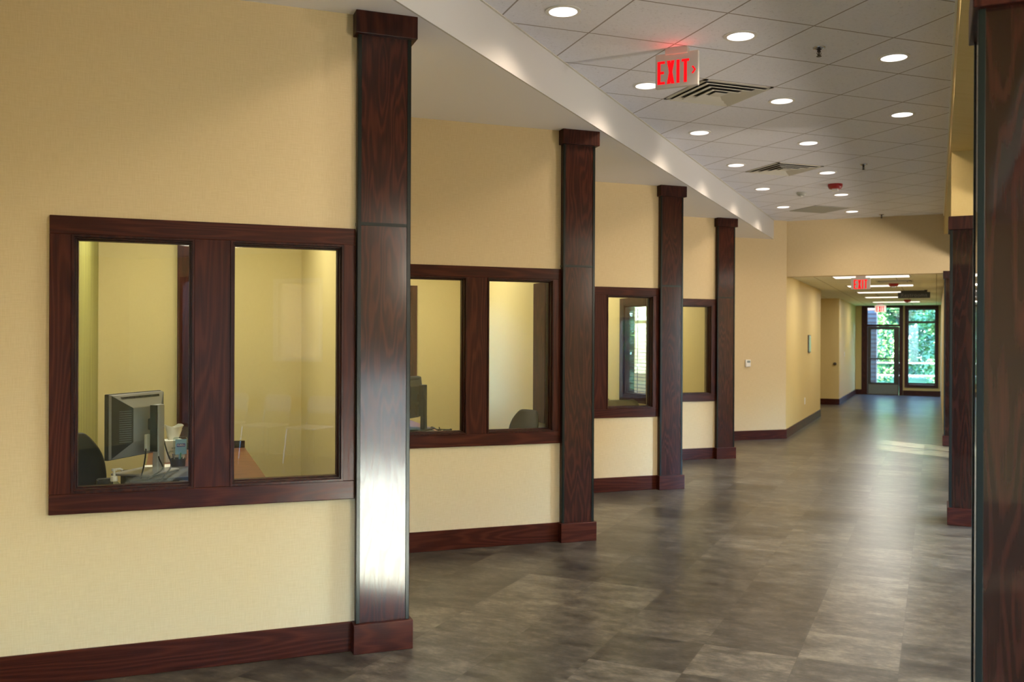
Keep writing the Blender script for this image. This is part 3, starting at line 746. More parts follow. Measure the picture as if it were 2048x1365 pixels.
def sprinkler(x, y, z, label):
    t = thing('sprinkler', label, 'sprinkler', (x, y, z), group='ceiling sprinklers')
    MB().lathe([(0.040, -0.002), (0.038, -0.006), (0.018, -0.012), (0.018, -0.002)], n=20).build('escutcheon', CHROME, t)
    m = MB(); m.lathe([(0.009, -0.01), (0.009, -0.03), (0.005, -0.034), (0.005, -0.055)], n=12)
    m.tube([(-0.012, 0, -0.022), (-0.016, 0, -0.04), (-0.004, 0, -0.056)], 0.0025, 6); m.tube([(0.012, 0, -0.022), (0.016, 0, -0.04), (0.004, 0, -0.056)], 0.0025, 6)
    m.build('body', BRONZE, t)
    MB().lathe([(0.016, -0.056), (0.017, -0.059)], n=14).build('deflector', BRONZE, t)
sprinkler(3.964, 4.956, Z_MAIN, 'pendant sprinkler nearest the viewer')
sprinkler(7.028, 8.048, Z_MAIN, 'pendant sprinkler midway down the main ceiling')
sprinkler(10.036, 11.103, Z_MAIN, 'pendant sprinkler just before the header wall')
x, y = H(20.5, 0.19); sprinkler(x, y, Z_LOW, 'pendant sprinkler above the Restrooms sign')

def strobe(x, y, z, label):
    t = thing('alarm_strobe', label, 'fire alarm', (x, y, z), Q45)
    MB().lathe([(0.085, 0.0), (0.085, -0.030), (0.070, -0.055), (0.045, -0.060)], n=24).build('housing', RED_DEV, t, bevel=0.002)
    MB().box(-0.035, 0.035, -0.035, 0.035, -0.085, -0.055).build('strobe_lens', WHITE_PL, t, bevel=0.006)
strobe(7.60, 9.19, Z_MAIN, 'red fire alarm strobe on the main ceiling')
x, y = H(18.0, 0.70); strobe(x, y, Z_LOW, 'red fire alarm strobe behind the second exit sign')
x, y = H(25.2, 0.66); strobe(x, y, Z_LOW, 'small red fire alarm strobe near the end door')
t = thing('smoke_detector', 'small pale smoke detector on the main ceiling left of the red strobe', 'smoke detector', (7.616, 9.85, Z_MAIN))
MB().lathe([(0.06, 0.0), (0.06, -0.018), (0.045, -0.040), (0.02, -0.046)], n=24).build('housing', GREY_TILE, t)
MB().lathe([(0.014, -0.046), (0.010, -0.056)], n=12).build('sensor', WHITE_PL, t)

# exit signs -------------------------------------------------------
def exit_letters(parent, M, h, depth, arrow):
    """block letters in local x (width) z (height) around the origin"""
    def stroke(m, pts): m.prism(pts, -depth, 0.0, M)
    w, s, gap = h * 0.325, h * 0.13, h * 0.095
    widths = [w, w * 1.02, s, w]
    total = sum(widths) + gap * 3
    x = -total / 2 - (0.022 if arrow else 0)
    for ch, cw in zip('EXIT', widths):
        m = MB()
        def R_(a, b, c, d): stroke(m, [(x + a, c), (x + b, c), (x + b, d), (x + a, d)])
        if ch == 'E':
            R_(0, s, -h / 2, h / 2); R_(s, cw, h / 2 - s * .8, h / 2); R_(s, cw, -h / 2, -h / 2 + s * .8); R_(s, cw * 0.88, -s * 0.4, s * 0.4)
        elif ch == 'X':
            stroke(m, [(x, -h / 2), (x + s * 1.1, -h / 2), (x + cw, h / 2), (x + cw - s * 1.1, h / 2)])
            stroke(m, [(x + cw - s * 1.1, -h / 2), (x + cw, -h / 2), (x + s * 1.1, h / 2), (x, h / 2)])
        elif ch == 'I': R_(0, s, -h / 2, h / 2)
        elif ch == 'T': R_(0, cw, h / 2 - s * .8, h / 2); R_(cw / 2 - s / 2, cw / 2 + s / 2, -h / 2, h / 2 - s * .8)
        m.build('letter_' + ch.lower(), RED_GLOW, parent)
        x += cw + gap
    if arrow:
        m = MB(); a = h * 0.14; x0 = x + gap * 0.15; q = 0.010
        m.prism([(x0, a), (x0 + q, a + 0.004), (x0 + a + q * .7, 0), (x0 + q, -a - 0.004), (x0, -a), (x0 + a - q * .4, 0)], -depth, 0.0, M)
        m.build('arrow', RED_GLOW, parent)
def exit_sign(s, w, ztop, label, wd=0.285, ht=0.225, lh=0.150, arrow=False, zc=Z_MAIN):
    # local x = towards -w (right in view), local y = +s (away)
    t = thing('exit_sign', label, 'exit sign', Hloc(s, w, 0), -Q45)
    MB().box(-wd / 2, wd / 2, 0, 0.03, ztop - ht, ztop).build('housing', SIGN_FACE, t, bevel=0.005)
    m = MB(); m.box(-0.075, 0.075, -0.012, 0.05, ztop - 0.012, zc); m.build('mounting_canopy', SIGN_FACE, t, bevel=0.004)
    exit_letters(t, Matrix.Translation((0, 0, ztop - ht / 2 - 0.012)), lh, 0.003, arrow)
    # area lamp added before the face, carrying the letters' red glow to the tiles
    ld = bpy.data.lights.new('exit_lamp', 'AREA'); ld.energy = 0.15 if arrow else 0.012; ld.color = (1, 0.02, 0.02); ld.size = 0.16; ld.size_y = 0.02; ld.shape = 'RECTANGLE'
    lo = bpy.data.objects.new('lamp', ld); COL.objects.link(lo); lo.parent = t; lo.location = (0, -0.02, ztop - 0.06); lo.rotation_euler = (radians(-125), 0, 0)
exit_sign(5.93, 1.545, 3.425, 'lit red EXIT sign with a right arrow under the near ceiling', arrow=True)
exit_sign(15.75, 1.10, 2.565, 'lit red EXIT sign at the start of the low hallway', wd=0.29, ht=0.185, lh=0.145, zc=Z_LOW)
exit_sign(27.0, 1.38, 2.545, 'small red EXIT sign in front of the end door', wd=0.29, ht=0.20, lh=0.145, zc=Z_LOW)

t = thing('restroom_sign', 'charcoal hanging sign reading Restrooms in the low hallway', 'sign', Hloc(20.72, 0.42, 0), -Q45)
MB().box(-0.305, 0.305, 0, 0.02, 2.445, 2.565).build('panel', SIGN_GREY, t, bevel=0.002)
MB().box(-0.25, 0.25, 0.005, 0.015, 2.56, 2.605).build('hanger', SIGN_GREY, t)
text_mesh('Restrooms', 0.105, 0.002, LETTER_GREY, t, 'lettering', Matrix.Translation((0, -0.003, 2.502)) @ Matrix.Rotation(radians(90), 4, 'X'), 1.08)

# troffers
def troffer(x, y, z, rz, label, wx=1.14, wy=0.53, watts=TROFFER_W, col=NEUT, cat_group='troffers in the low hallway'):
    t = thing('troffer_light', label, 'ceiling light', (x, y, z), rz, group=cat_group)
    m = MB(); a, b = wx / 2 + 0.03, wy / 2 + 0.03
    m.box(-a, a, -b, -b + 0.03, -0.005, 0.002); m.box(-a, a, b - 0.03, b, -0.005, 0.002); m.box(-a, -a + 0.03, -b, b, -0.005, 0.002); m.box(a - 0.03, a, -b, b, -0.005, 0.002)
    m.build('frame', VENT_METAL, t)
    MB().box(-wx / 2, wx / 2, -wy / 2, wy / 2, -0.004, 0.001).build('lens', TROFF_WHITE, t)
    ld = bpy.data.lights.new('troffer_lamp', 'AREA'); ld.shape = 'RECTANGLE'; ld.size = wx; ld.size_y = wy; ld.energy = watts; ld.color = col
    lo = bpy.data.objects.new('lamp', ld); COL.objects.link(lo); lo.parent = t; lo.location = (0, 0, -0.012)
for i, s in enumerate((16.10, 18.75, 21.2, 23.6, 26.5)):
    x, y = H(s, 0.965)
    troffer(x, y, Z_LOW, -Q45, '%s fluorescent troffer across the low hallway ceiling' % ['nearest', 'second', 'third', 'fourth', 'farthest'][i])
x, y = H(17.45, 0.66); diffuser(x, y, Z_LOW, 'air vent in the low hallway ceiling', Q45)
for k in range(4):
    troffer(0.0 + 0.1 + k * PS, Q0 + k * QS + 1.75, OFF_Z, 0, 'ceiling troffer in the office behind %s' % ['the nearest window', 'the second window', 'the third window', 'the fourth window'][k], 1.1, 0.5, OFFICE_W, (1.0, 0.94, 0.82), 'troffers in the offices')
for s in (-1.3, 1.5, 6.0, 11.5):
    x, y = H(s, -2.3)
    troffer(x, y, 2.70, Q45, 'seating area troffer %s' % {-1.3: 'over the chairs', 1.5: 'by the low window', 6.0: 'midway', 11.5: 'near the far end'}[s], 1.1, 0.5, 28, NEUT, 'troffers in the seating area')

for s, nm in ((2.0, 'nearest'), (5.8, 'second'), (9.4, 'third'), (12.8, 'farthest')):  # added fill lamps, out of view, to brighten the upper walls
    x, y = H(s, -1.55)
    t = thing('fill_globe', '%s added fill-light globe over the unseen seating area' % nm, 'added fill lamp', (x, y, 0), group='added fill globes of the seating area')
    MB().lathe([(0.05, 2.66), (0.06, 2.70)], n=16).build('ceiling_rose', CHROME, t)
    MB().lathe([(0.006, 2.36), (0.006, 2.66)], n=8).build('stem', CHROME, t)
    m = MB(); m.lathe([(0.16 * sin(pi * i / 10) + 0.001, 2.20 - 0.16 * cos(pi * i / 10)) for i in range(11)], n=20); m.build('globe', FILL_GLOBE, t, smooth=True)
    ld = bpy.data.lights.get('fill_globe_lamp') or bpy.data.lights.new('fill_globe_lamp', 'POINT')
    ld.energy = FILL_GLOBE_W; ld.color = (1.0, 0.86, 0.70); ld.shadow_soft_size = 0.15
    lo = bpy.data.objects.new('lamp', ld); COL.objects.link(lo); lo.parent = t; lo.location = (0, 0, 2.20)

# ================================================================== end door and window
t = thing('door_1', 'dark bronze glazed exit door with push bar and transom at the hall end', 'door', Hloc(29.0, 0, 0), Q45, kind='structure')
# local x = +s, local y = +w
m = MB()
for (a, b, c, d) in ((0.87, 0.97, 0, 2.595), (1.83, 1.99, 0, 2.595), (0.97, 1.83, 2.53, 2.595), (0.97, 1.83, 1.99, 2.05)):
    m.box(-0.03, 0.13, a, b, c, d)
m.box(-0.02, 0.14, 0.97, 1.83, 0.0, 0.004)
m.build('door_frame', WOOD_V, t)
m = MB()
for (a, b, c, d) in ((0.975, 1.115, 0.004, 1.985), (1.735, 1.825, 0.004, 1.985), (1.115, 1.735, 0.004, 0.36), (1.115, 1.735, 1.90, 1.985)):
    m.box(0.02, 0.065, a, b, c, d)
leaf = m.build('door_leaf', BRONZE, t)
MB().box(0.012, 0.02, 1.0, 1.80, 0.02, 0.30).build('kick_plate', KICK, leaf)
MB().box(0.04, 0.046, 1.115, 1.735, 0.36, 1.90).build('glass_pane', GLASS_EXT, leaf)
m = MB(); m.box(-0.05, -0.02, 0.99, 1.82, 1.03, 1.07); m.box(-0.05, 0.02, 1.00, 1.04, 1.02, 1.08); m.box(-0.05, 0.02, 1.76, 1.80, 1.02, 1.08); m.box(-0.052, 0.02, 0.985, 1.06, 1.005, 1.095)
m.build('push_bar', BRONZE, leaf)
MB().box(0.04, 0.046, 0.97, 1.83, 2.05, 2.53).build('transom_glass', GLASS_EXT, t)
t = thing('window_8', 'tall wood-framed window beside the end exit door, trees outside', 'window', Hloc(29.0, 0, 0), Q45, kind='structure')
m = MB()
for (a, b, c, d) in ((-0.06, 0.01, 0.23, 2.585), (0.75, 0.825, 0.23, 2.585), (0.01, 0.75, 0.23, 0.31), (0.01, 0.75, 2.51, 2.585)):
    m.box(-0.03, 0.13, a, b, c, d)
m.build('casing', WOOD_V, t)
m = MB()
for (a, b, c, d) in ((0.01, 0.04, 0.31, 2.51), (0.72, 0.75, 0.31, 2.51), (0.04, 0.72, 0.31, 0.37), (0.04, 0.72, 2.46, 2.51), (0.04, 0.72, 2.08, 2.14)):
    m.box(0.02, 0.08, a, b, c, d)
m.build('sash', BRONZE, t)
MB().box(0.05, 0.056, 0.03, 0.73, 0.36, 2.47).build('glass_pane', GLASS_EXT, t)
MB().box(-0.035, 0.0, 0.05, 0.70, 0.31, 0.325).build('sill_ledge', SILVER, t)

# ================================================================== small wall devices
t = thing('thermostat', 'small white thermostat on the yellow wall beyond the fourth column', 'thermostat', (8.488, 12.28, 1.20))
MB().box(-0.045, 0.045, -0.028, 0, -0.055, 0.055).build('case', WHITE_PL, t, bevel=0.005)
MB().box(-0.022, 0.036, -0.0295, -0.028, 0.008, 0.040).build('display', LCD, t)
t = thing('wall_plaque', 'narrow framed glass plaque on the hallway wall', 'plaque', Hloc(18.09, 2.17, 1.50), Q45)
MB().box(-0.15, 0.15, -0.02, 0, -0.165, 0.165).build('frame', GRAPH, t, bevel=0.003)
MB().box(-0.13, 0.13, -0.026, -0.02, -0.145, 0.145).build('plate', CLOUD, t, bevel=0.002)
t = thing('wall_outlet', 'white outlet plate low on the hallway wall', 'outlet', Hloc(17.55, 2.17, 0.46), Q45)
MB().box(-0.04, 0.04, -0.006, 0, -0.06, 0.06).build('cover_plate', WHITE_PL, t, bevel=0.002)
for dz in (0.022, -0.022): MB().box(-0.016, 0.016, -0.008, -0.006, dz - 0.013, dz + 0.013).build('socket', OFFWHITE, t)
t = thing('light_switch', 'white light switch on the wall beside the far door', 'light switch', Hloc(25.3, 2.15, 1.22), Q45)
MB().box(-0.04, 0.04, -0.006, 0, -0.06, 0.06).build('cover_plate', WHITE_PL, t, bevel=0.002)
MB().box(-0.010, 0.010, -0.012, -0.006, -0.02, 0.02).build('toggle', OFFWHITE, t)
t = thing('door_knob', 'dark round knob on the shaded recess wall', 'knob', Hloc(23.85, 2.244, 1.0), -Q45)
MB().lathe([(0.038, 0.0), (0.038, 0.008), (0.014, 0.014), (0.014, 0.035), (0.032, 0.045), (0.034, 0.06), (0.02, 0.07)], n=20, M=Matrix.Rotation(radians(90), 4, 'X')).build('knob', BRONZE, t, smooth=False)

# ================================================================== office furniture
def office_chair(loc, rz, label, shell=BLACK, wide=0.46, top=0.98, group=None):
    """seat faces local +y"""
    t = thing('office_chair', label, 'chair', loc, rz, group=group)
    m = MB()
    for k in range(5):
        a = k * 2 * pi / 5
        m.tube([(0, 0, 0.10), (0.14 * cos(a), 0.14 * sin(a), 0.095), (0.27 * cos(a), 0.27 * sin(a), 0.065)], 0.016, 8)
    m.build('base', BLACK, t)
    for k in range(5):
        a = k * 2 * pi / 5
        MB().lathe([(0.018, -0.022), (0.027, -0.014), (0.027, 0.014), (0.018, 0.022)], n=14, M=Matrix.Translation((0.27 * cos(a), 0.27 * sin(a), 0.027)) @ Matrix.Rotation(a, 4, 'Z') @ Matrix.Rotation(radians(90), 4, 'X')).build('caster', DARK_GREY, t)
    MB().lathe([(0.026, 0.10), (0.026, 0.28), (0.018, 0.28), (0.018, 0.42)], n=14).build('gas_lift', DARK_GREY, t)
    MB().box(-0.23, 0.23, -0.22, 0.24, 0.43, 0.50).build('seat', shell, t, bevel=0.03)
    m = MB(); m.tube([(0, -0.16, 0.42), (0, -0.27, 0.43), (0, -0.30, 0.52), (0, -0.285, 0.70)], 0.018, 8); m.build('back_stem', BLACK, t)
    # curved back shell
    m = MB(); nx, nz = 9, 8; g0 = []; g1 = []
    for j in range(nz + 1):
        v = j / nz; z = 0.58 + v * (top - 0.58)
        hw = wide / 2 * (0.82 + 0.30 * sin(pi * min(1, v * 0.9 + 0.1)) - (0.22 * max(0, v - 0.8) / 0.2))
        r0, r1 = [], []
        for i in range(nx + 1):
            u = i / nx * 2 - 1
            y = -0.27 + 0.05 * u * u - 0.05 * v * v + 0.02 * sin(v * pi)
            r0.append(m.bm.verts.new((u * hw, y, z))); r1.append(m.bm.verts.new((u * hw, y - 0.028, z)))
        g0.append(r0); g1.append(r1)
    for j in range(nz):
        for i in range(nx):
            m.bm.faces.new((g0[j][i], g0[j][i + 1], g0[j + 1][i + 1], g0[j + 1][i])); m.bm.faces.new((g1[j][i + 1], g1[j][i], g1[j + 1][i], g1[j + 1][i + 1]))
    for i in range(nx):
        m.bm.faces.new((g0[0][i + 1], g0[0][i], g1[0][i], g1[0][i + 1])); m.bm.faces.new((g0[nz][i], g0[nz][i + 1], g1[nz][i + 1], g1[nz][i]))
    for j in range(nz):
        m.bm.faces.new((g0[j][0], g0[j + 1][0], g1[j + 1][0], g1[j][0])); m.bm.faces.new((g0[j + 1][nx], g0[j][nx], g1[j][nx], g1[j + 1][nx]))
    m.build('backrest', shell, t, smooth=True, subsurf=1)
    return t
def side_chair(loc, rz, label, shell, top=0.82, group=None):
    """four-legged stacking chair, seat faces local +y"""
    t = thing('side_chair', label, 'chair', loc, rz, group=group)
    MB().box(-0.22, 0.22, -0.20, 0.23, 0.43, 0.455).build('seat', shell, t, bevel=0.012)
    for sx in (-1, 1):
        MB().tube([(sx * 0.20, 0.20, 0.43), (sx * 0.235, 0.23, 0.01)], 0.011, 8).build('leg', CHROME, t)
        MB().tube([(sx * 0.20, -0.25, top - 0.12), (sx * 0.20, -0.20, 0.45), (sx * 0.235, -0.25, 0.01)], 0.011, 8).build('leg', CHROME, t)
    m = MB(); n = 10; f0 = []; 
    rows = [(0.60, 0.19), (0.66, 0.215), (top - 0.06, 0.215), (top - 0.015, 0.19), (top, 0.15)]
    A, Bk = [], []
    for (z, hw) in rows:
        ra, rb = [], []
        for i in range(n + 1):
            u = i / n * 2 - 1; y = -0.215 - (z - 0.6) * 0.18 - 0.035 * (1 - u * u)
            ra.append(m.bm.verts.new((u * hw, y, z))); rb.append(m.bm.verts.new((u * hw, y - 0.012, z)))
        A.append(ra); Bk.append(rb)
    for j in range(len(rows) - 1):
        for i in range(n):
            m.bm.faces.new((A[j][i], A[j][i + 1], A[j + 1][i + 1], A[j + 1][i])); m.bm.faces.new((Bk[j][i + 1], Bk[j][i], Bk[j + 1][i], Bk[j + 1][i + 1]))
        m.bm.faces.new((A[j][0], A[j + 1][0], Bk[j + 1][0], Bk[j][0])); m.bm.faces.new((A[j + 1][n], A[j][n], Bk[j][n], Bk[j + 1][n]))
    for i in range(n):
        m.bm.faces.new((A[0][i + 1], A[0][i], Bk[0][i], Bk[0][i + 1])); m.bm.faces.new((A[-1][i], A[-1][i + 1], Bk[-1][i + 1], Bk[-1][i]))
    m.build('backrest', shell, t, smooth=True)
    return t

DESK = 0.755
def desk(x0, y0, label, run_b=(-0.12, 0.53, 7.0), xa=(-0.33, 0.53), ya=(4.74, 5.26)):
    t = thing('office_desk', label, 'desk', (x0, y0, 0))
    m = MB(); m.box(xa[0], xa[1], ya[0], ya[1], DESK - 0.03, DESK); m.box(run_b[0], run_b[1], ya[1], run_b[2], DESK - 0.03, DESK)
    bmesh.ops.remove_doubles(m.bm, verts=m.bm.verts[:], dist=1e-5)
    m.build('desktop', WOOD_DESK, t)
    MB().box(xa[0] + 0.02, xa[0] + 0.05, ya[0] + 0.03, ya[1] - 0.03, 0, DESK - 0.03).build('side_panel', WOOD_DESK, t)
    MB().box(xa[1] - 0.05, xa[1] - 0.02, ya[0] + 0.03, run_b[2] - 0.05, 0, DESK - 0.03).build('side_panel', WOOD_DESK, t)
    MB().box(run_b[0] + 0.02, xa[1] - 0.05, run_b[2] - 0.05, run_b[2] - 0.02, 0, DESK - 0.03).build('end_panel', WOOD_DESK, t)
    MB().box(run_b[0], run_b[1], run_b[2] - 0.02, run_b[2], DESK, DESK + 0.05).build('back_lip', WOOD_D, t)
    return t
desk(0, 0, 'brown wood desk behind the nearest office window')
desk(PS, QS, 'brown wood desk behind the second office window', (-0.12, 0.28, 7.0), (-0.40, 0.28))

def monitor(loc, rz, label, shell, h=0.325, w=0.43, zb=0.12, bezel=BLACK):
    """screen faces local +y; rear towards -y; origin at the base on its support"""
    t = thing('computer_monitor', label, 'monitor', loc, rz)
    MB().box(-w / 2, w / 2, 0.0, 0.022, zb, zb + h).build('bezel', bezel, t, bevel=0.004)
    MB().box(-w / 2 + 0.02, w / 2 - 0.02, 0.0221, 0.0226, zb + 0.02, zb + h - 0.02).build('screen', BLACK, t)
    # rear shell: stepped taper
    m = MB(); bm_ = m.bm
    def ring(y, a, b0, b1): return [bm_.verts.new((sx * a, y, z)) for sx, z in ((-1, b0), (1, b0), (1, b1), (-1, b1))]
    r0 = ring(0.0, w / 2 - 0.003, zb + 0.003, zb + h - 0.003); r1 = ring(-0.015, w / 2 - 0.006, zb + 0.006, zb + h - 0.004); r2 = ring(-0.068, w / 2 - 0.100, zb + 0.26 * h, zb + 0.78 * h)
    for a, b in ((r0, r1), (r1, r2)):
        for i in range(4): bm_.faces.new((a[i], a[(i + 1) % 4], b[(i + 1) % 4], b[i]))
    bm_.faces.new(r2); bm_.faces.new(r0[::-1])
    rear = m.build('rear_shell', shell, t, bevel=0.003)
    # side vent louvers on the slanted left flank and top vents
    nv = 15
    for s_ in (-1, 1):
        A1, A2 = w / 2 - 0.006, w / 2 - 0.100
        nx, ny = 0.053, -0.094; nl = sqrt(nx * nx + ny * ny); nx, ny = nx / nl, ny / nl
        pts = [(A1, -0.015, zb + 0.010), (A2, -0.068, zb + 0.26 * h), (A2, -0.068, zb + 0.78 * h), (A1, -0.015, zb + h - 0.008)]
        m = MB(); lo_ = [m.bm.verts.new((s_ * (x), y, z)) for x, y, z in pts]; hi_ = [m.bm.verts.new((s_ * (x + nx * 0.003), y + ny * 0.003, z)) for x, y, z in pts]
        m.bm.faces.new(lo_); m.bm.faces.new(hi_[::-1])
        for i in range(4): m.bm.faces.new((lo_[i], lo_[(i + 1) % 4], hi_[(i + 1) % 4], hi_[i]))
        m.build('side_panel', BLACK, rear)
        m = MB()
        for i in range(nv):
            z = zb + 0.27 * h + i * (h * 0.50) / nv
            cx_ = s_ * ((A1 + A2) / 2 - 0.012 + nx * 0.004); cy_ = -0.0480 + ny * 0.004
            M = Matrix.Translation((cx_, cy_, z)) @ Matrix.Rotation(s_ * math.atan2(0.053, 0.094), 4, 'Z')
            m.box(-0.030, 0.030, -0.0012, 0.0012, -0.0012, 0.0012, M)
        m.build('vent_slots', SLOT_GREY if shell is SILVER else DARK_GREY, rear)
    m = MB()
    for i in range(30):
        x = -w / 2 + 0.06 + i * (w - 0.12) / 30
        m.box(x, x + 0.004, -0.034, -0.020, zb + h - 0.034, zb + h - 0.016)
    m.build('top_vent', DARK_GREY, rear)
    # neck
    m = MB(); m.prism([(-0.031, 0.0), (0.031, 0.0), (0.026, zb + 0.02), (0.026, zb + h * 0.82), (-0.026, zb + h * 0.82), (-0.026, zb + 0.02)], -0.150, -0.115)
    m.build('stand_column', LIGHT_SILVER if shell is SILVER else BLACK, t, bevel=0.006)
    MB().box(-0.036, -0.030, -0.146, -0.108, zb + 0.03, zb + h * 0.81).build('stand_side', BLACK, t)
    MB().box(-0.023, 0.023, -0.118, -0.084, zb + h * 0.42, zb + h * 0.60).build('hinge', BLACK, t, bevel=0.006)
    MB().box(-0.05, -0.02, -0.10, -0.084, zb + h * 0.10, zb + h * 0.36).build('connector_cover', OFFWHITE if shell is SILVER else DARK_GREY, t, bevel=0.004)
    MB().box(-0.13, 0.13, -0.17, 0.05, 0.0, 0.012).build('stand_base', shell, t, bevel=0.006)
    return t
mz = radians(56)
PC_T = DESK + 0.105
# desktop computer under the monitor
t = thing('desktop_computer', 'black low desktop computer case under the silver monitor', 'computer', (-0.03, 5.05, DESK), radians(8))
MB().box(-0.17, 0.17, -0.20, 0.20, 0.006, 0.105).build('case', BLACK, t, bevel=0.004)
MB().box(-0.165, 0.165, -0.2035, -0.20, 0.012, 0.098).build('front_panel', DARK_GREY, t)
MB().box(0.06, 0.135, -0.2045, -0.2035, 0.062, 0.088).build('barcode_label', PAPER, t)
m = MB()
for i in range(12): m.box(0.070 + i * 0.0048, 0.0725 + i * 0.0048, -0.2055, -0.2045, 0.067, 0.083)
m.build('barcode', BLACK, t)
monitor((-0.150, 5.10, PC_T), mz, 'silver flat monitor seen from behind through the nearest window', SILVER, zb=0.085)
# hanging cables of the silver monitor
def cable(pts, label, r=0.0035, name='power_cable'):
    # smooth polyline
    P = [Vector(p) for p in pts]; out = []
    for i in range(len(P) - 1):
        p0 = P[max(i - 1, 0)]; p1 = P[i]; p2 = P[i + 1]; p3 = P[min(i + 2, len(P) - 1)]
        for k in range(6):
            u = k / 6
            out.append(0.5 * ((2 * p1) + (-p0 + p2) * u + (2 * p0 - 5 * p1 + 4 * p2 - p3) * u * u + (-p0 + 3 * p1 - 3 * p2 + p3) * u ** 3))
    out.append(P[-1])
    m = MB(); m.tube(out, r, 7)
    return tag(m.build(name, BLACK), label, 'cable')
cable([(-0.10, 5.04, 1.03), (-0.10, 4.99, 0.97), (-0.11, 4.90, 0.90), (-0.14, 4.83, 0.80), (-0.15, 4.80, 0.76)], 'straight black cable hanging behind the silver monitor')
cable([(-0.05, 5.07, 1.04), (-0.04, 5.00, 0.95), (-0.02, 4.92, 0.90), (-0.06, 4.86, 0.875), (-0.13, 4.84, 0.83), (-0.18, 4.82, 0.763)], 'curved black cable looping below the silver monitor')
cable([(-0.02, 5.09, 1.04), (0.0, 5.02, 0.97), (0.02, 4.96, 0.91), (-0.01, 4.86, 0.872), (-0.08, 4.83, 0.80), (-0.09, 4.79, 0.763)], 'third black cable draped over the desktop computer')

def pump_bottle(loc, label):
    t = thing('sanitizer_bottle', label, 'bottle', loc)
    MB().lathe([(0.026, 0.0), (0.029, 0.006), (0.029, 0.085), (0.022, 0.10), (0.013, 0.106), (0.013, 0.112)], n=20).build('body', CLEAR, t)
    MB().lathe([(0.0292, 0.02), (0.0292, 0.07)], n=20, cap=False).build('label_band', PAPER, t)
    MB().lathe([(0.016, 0.108), (0.017, 0.112), (0.015, 0.132), (0.006, 0.134), (0.006, 0.160)], n=18).build('collar', WHITE_PL, t)
    m = MB(); m.lathe([(0.012, 0.158), (0.012, 0.168)], n=14); m.tube([(0, 0, 0.164), (0.025, 0.0, 0.166), (0.038, 0.0, 0.160)], 0.005, 8); m.build('pump_head', WHITE_PL, t)
pump_bottle((-0.236, 4.80, DESK), 'clear pump bottle of sanitizer at the window sill, white pump')
t = thing('tissue_box', 'patterned tissue box with a tissue standing up, beside the silver monitor', 'tissue box', (0.035, 6.36, DESK), radians(14))
MB().box(-0.06, 0.06, -0.06, 0.06, 0, 0.138).build('carton', PAPER, t, bevel=0.002)
m = MB()
for i in range(7):
    for j in range(3):
        a = random.uniform(-0.045, 0.045); z = 0.02 + random.random() * 0.085
        m.lathe([(0.006, -0.0605), (0.0065, -0.0612)], n=10, cx=a, cy=0, M=Matrix.Translation((0, 0, z)) @ Matrix.Rotation(radians(90), 4, 'X') @ Matrix.Scale(-1, 4, (0, 0, 1)))
m.build('printed_pattern', GEL, t)
m = MB(); n = 14
rows = [(0.030, 0.134), (0.040, 0.160), (0.048, 0.200), (0.054, 0.228)]
prev = None
for ri, (r, z) in enumerate(rows):
    ring = []
    for i in range(n):
        a = 2 * pi * i / n; rr = r * (1 + 0.35 * sin(a * 3 + ri) * (ri / 3))
        ring.append(m.bm.verts.new((rr * cos(a), rr * 0.45 * sin(a), z + (0.012 * sin(a * 2 + 1) if ri == 3 else 0))))
    if prev:
        for i in range(n): m.bm.faces.new((prev[i], prev[(i + 1) % n], ring[(i + 1) % n], ring[i]))
    prev = ring
m.build('tissue', TISSUE, t, smooth=True)
t = thing('gel_bottle', 'clear hand gel bottle with a pale blue label in front of the tissue box', 'bottle', (0.078, 6.22, DESK), radians(12))
MB().box(-0.042, 0.042, -0.02, 0.02, 0.02, 0.168).build('body', CLEAR, t, bevel=0.012)
MB().lathe([(0.018, 0.0), (0.018, 0.022)], n=16).build('cap', WHITE_PL, t)
MB().box(-0.034, 0.034, -0.0215, -0.0205, 0.060, 0.155).build('label_panel', BLUE_LABEL, t)
MB().box(-0.026, 0.026, -0.0225, -0.0215, 0.108, 0.128).build('print_band', NAVY, t)
text_mesh('PURELL', 0.014, 0.0003, WHITE_PL, t, 'lettering', Matrix.Translation((0, -0.0232, 0.118)) @ Matrix.Rotation(radians(90), 4, 'X'))
t = thing('pen_cup', 'black wire pen cup with pens at the right of the nearest window', 'pen cup', (0.062, 5.90, DESK))
m = MB(); m.lathe([(0.036, 0.0), (0.040, 0.0), (0.044, 0.070), (0.042, 0.072), (0.038, 0.004)], n=20, cap=False); m.build('cup', DARK_GREY, t)
for i in range(5):
    a = i * 1.3; c_ = [WHITE_PL, BLUE_LABEL, BLACK, SILVER, TEAL][i]
    MB().tube([(0.015 * cos(a), 0.015 * sin(a), 0.004), (0.034 * cos(a), 0.034 * sin(a), 0.088 + 0.005 * i)], 0.004, 7).build('pen', c_, t)
t = thing('paper_stack', 'white papers lying on the desk behind the silver monitor', 'papers', (-0.02, 6.02, DESK), radians(5))
MB().box(-0.10, 0.10, -0.14, 0.14, 0.0, 0.006).build('sheets', PAPER, t)
t = thing('desk_box', 'small black box beside the pump bottle', 'box', (-0.285, 4.93, DESK), radians(10))
MB().box(-0.035, 0.035, -0.03, 0.03, 0, 0.10).build('body', DARK_GREY, t, bevel=0.003)
MB().box(-0.030, 0.030, -0.025, 0.025, 0.10, 0.104).build('lid', BLACK, t)
t = thing('note_pad', 'teal note pad near the left end of the window sill', 'note pad', (-0.29, 4.80, DESK + 0.03), radians(20))
MB().box(-0.04, 0.04, -0.03, 0.03, 0, 0.03).build('pad', TEAL, t)
t.location.z = DESK
office_chair((-0.545, 5.55, 0), radians(4), 'black office chair at the left edge of the nearest window', BLACK, 0.42, 1.06)

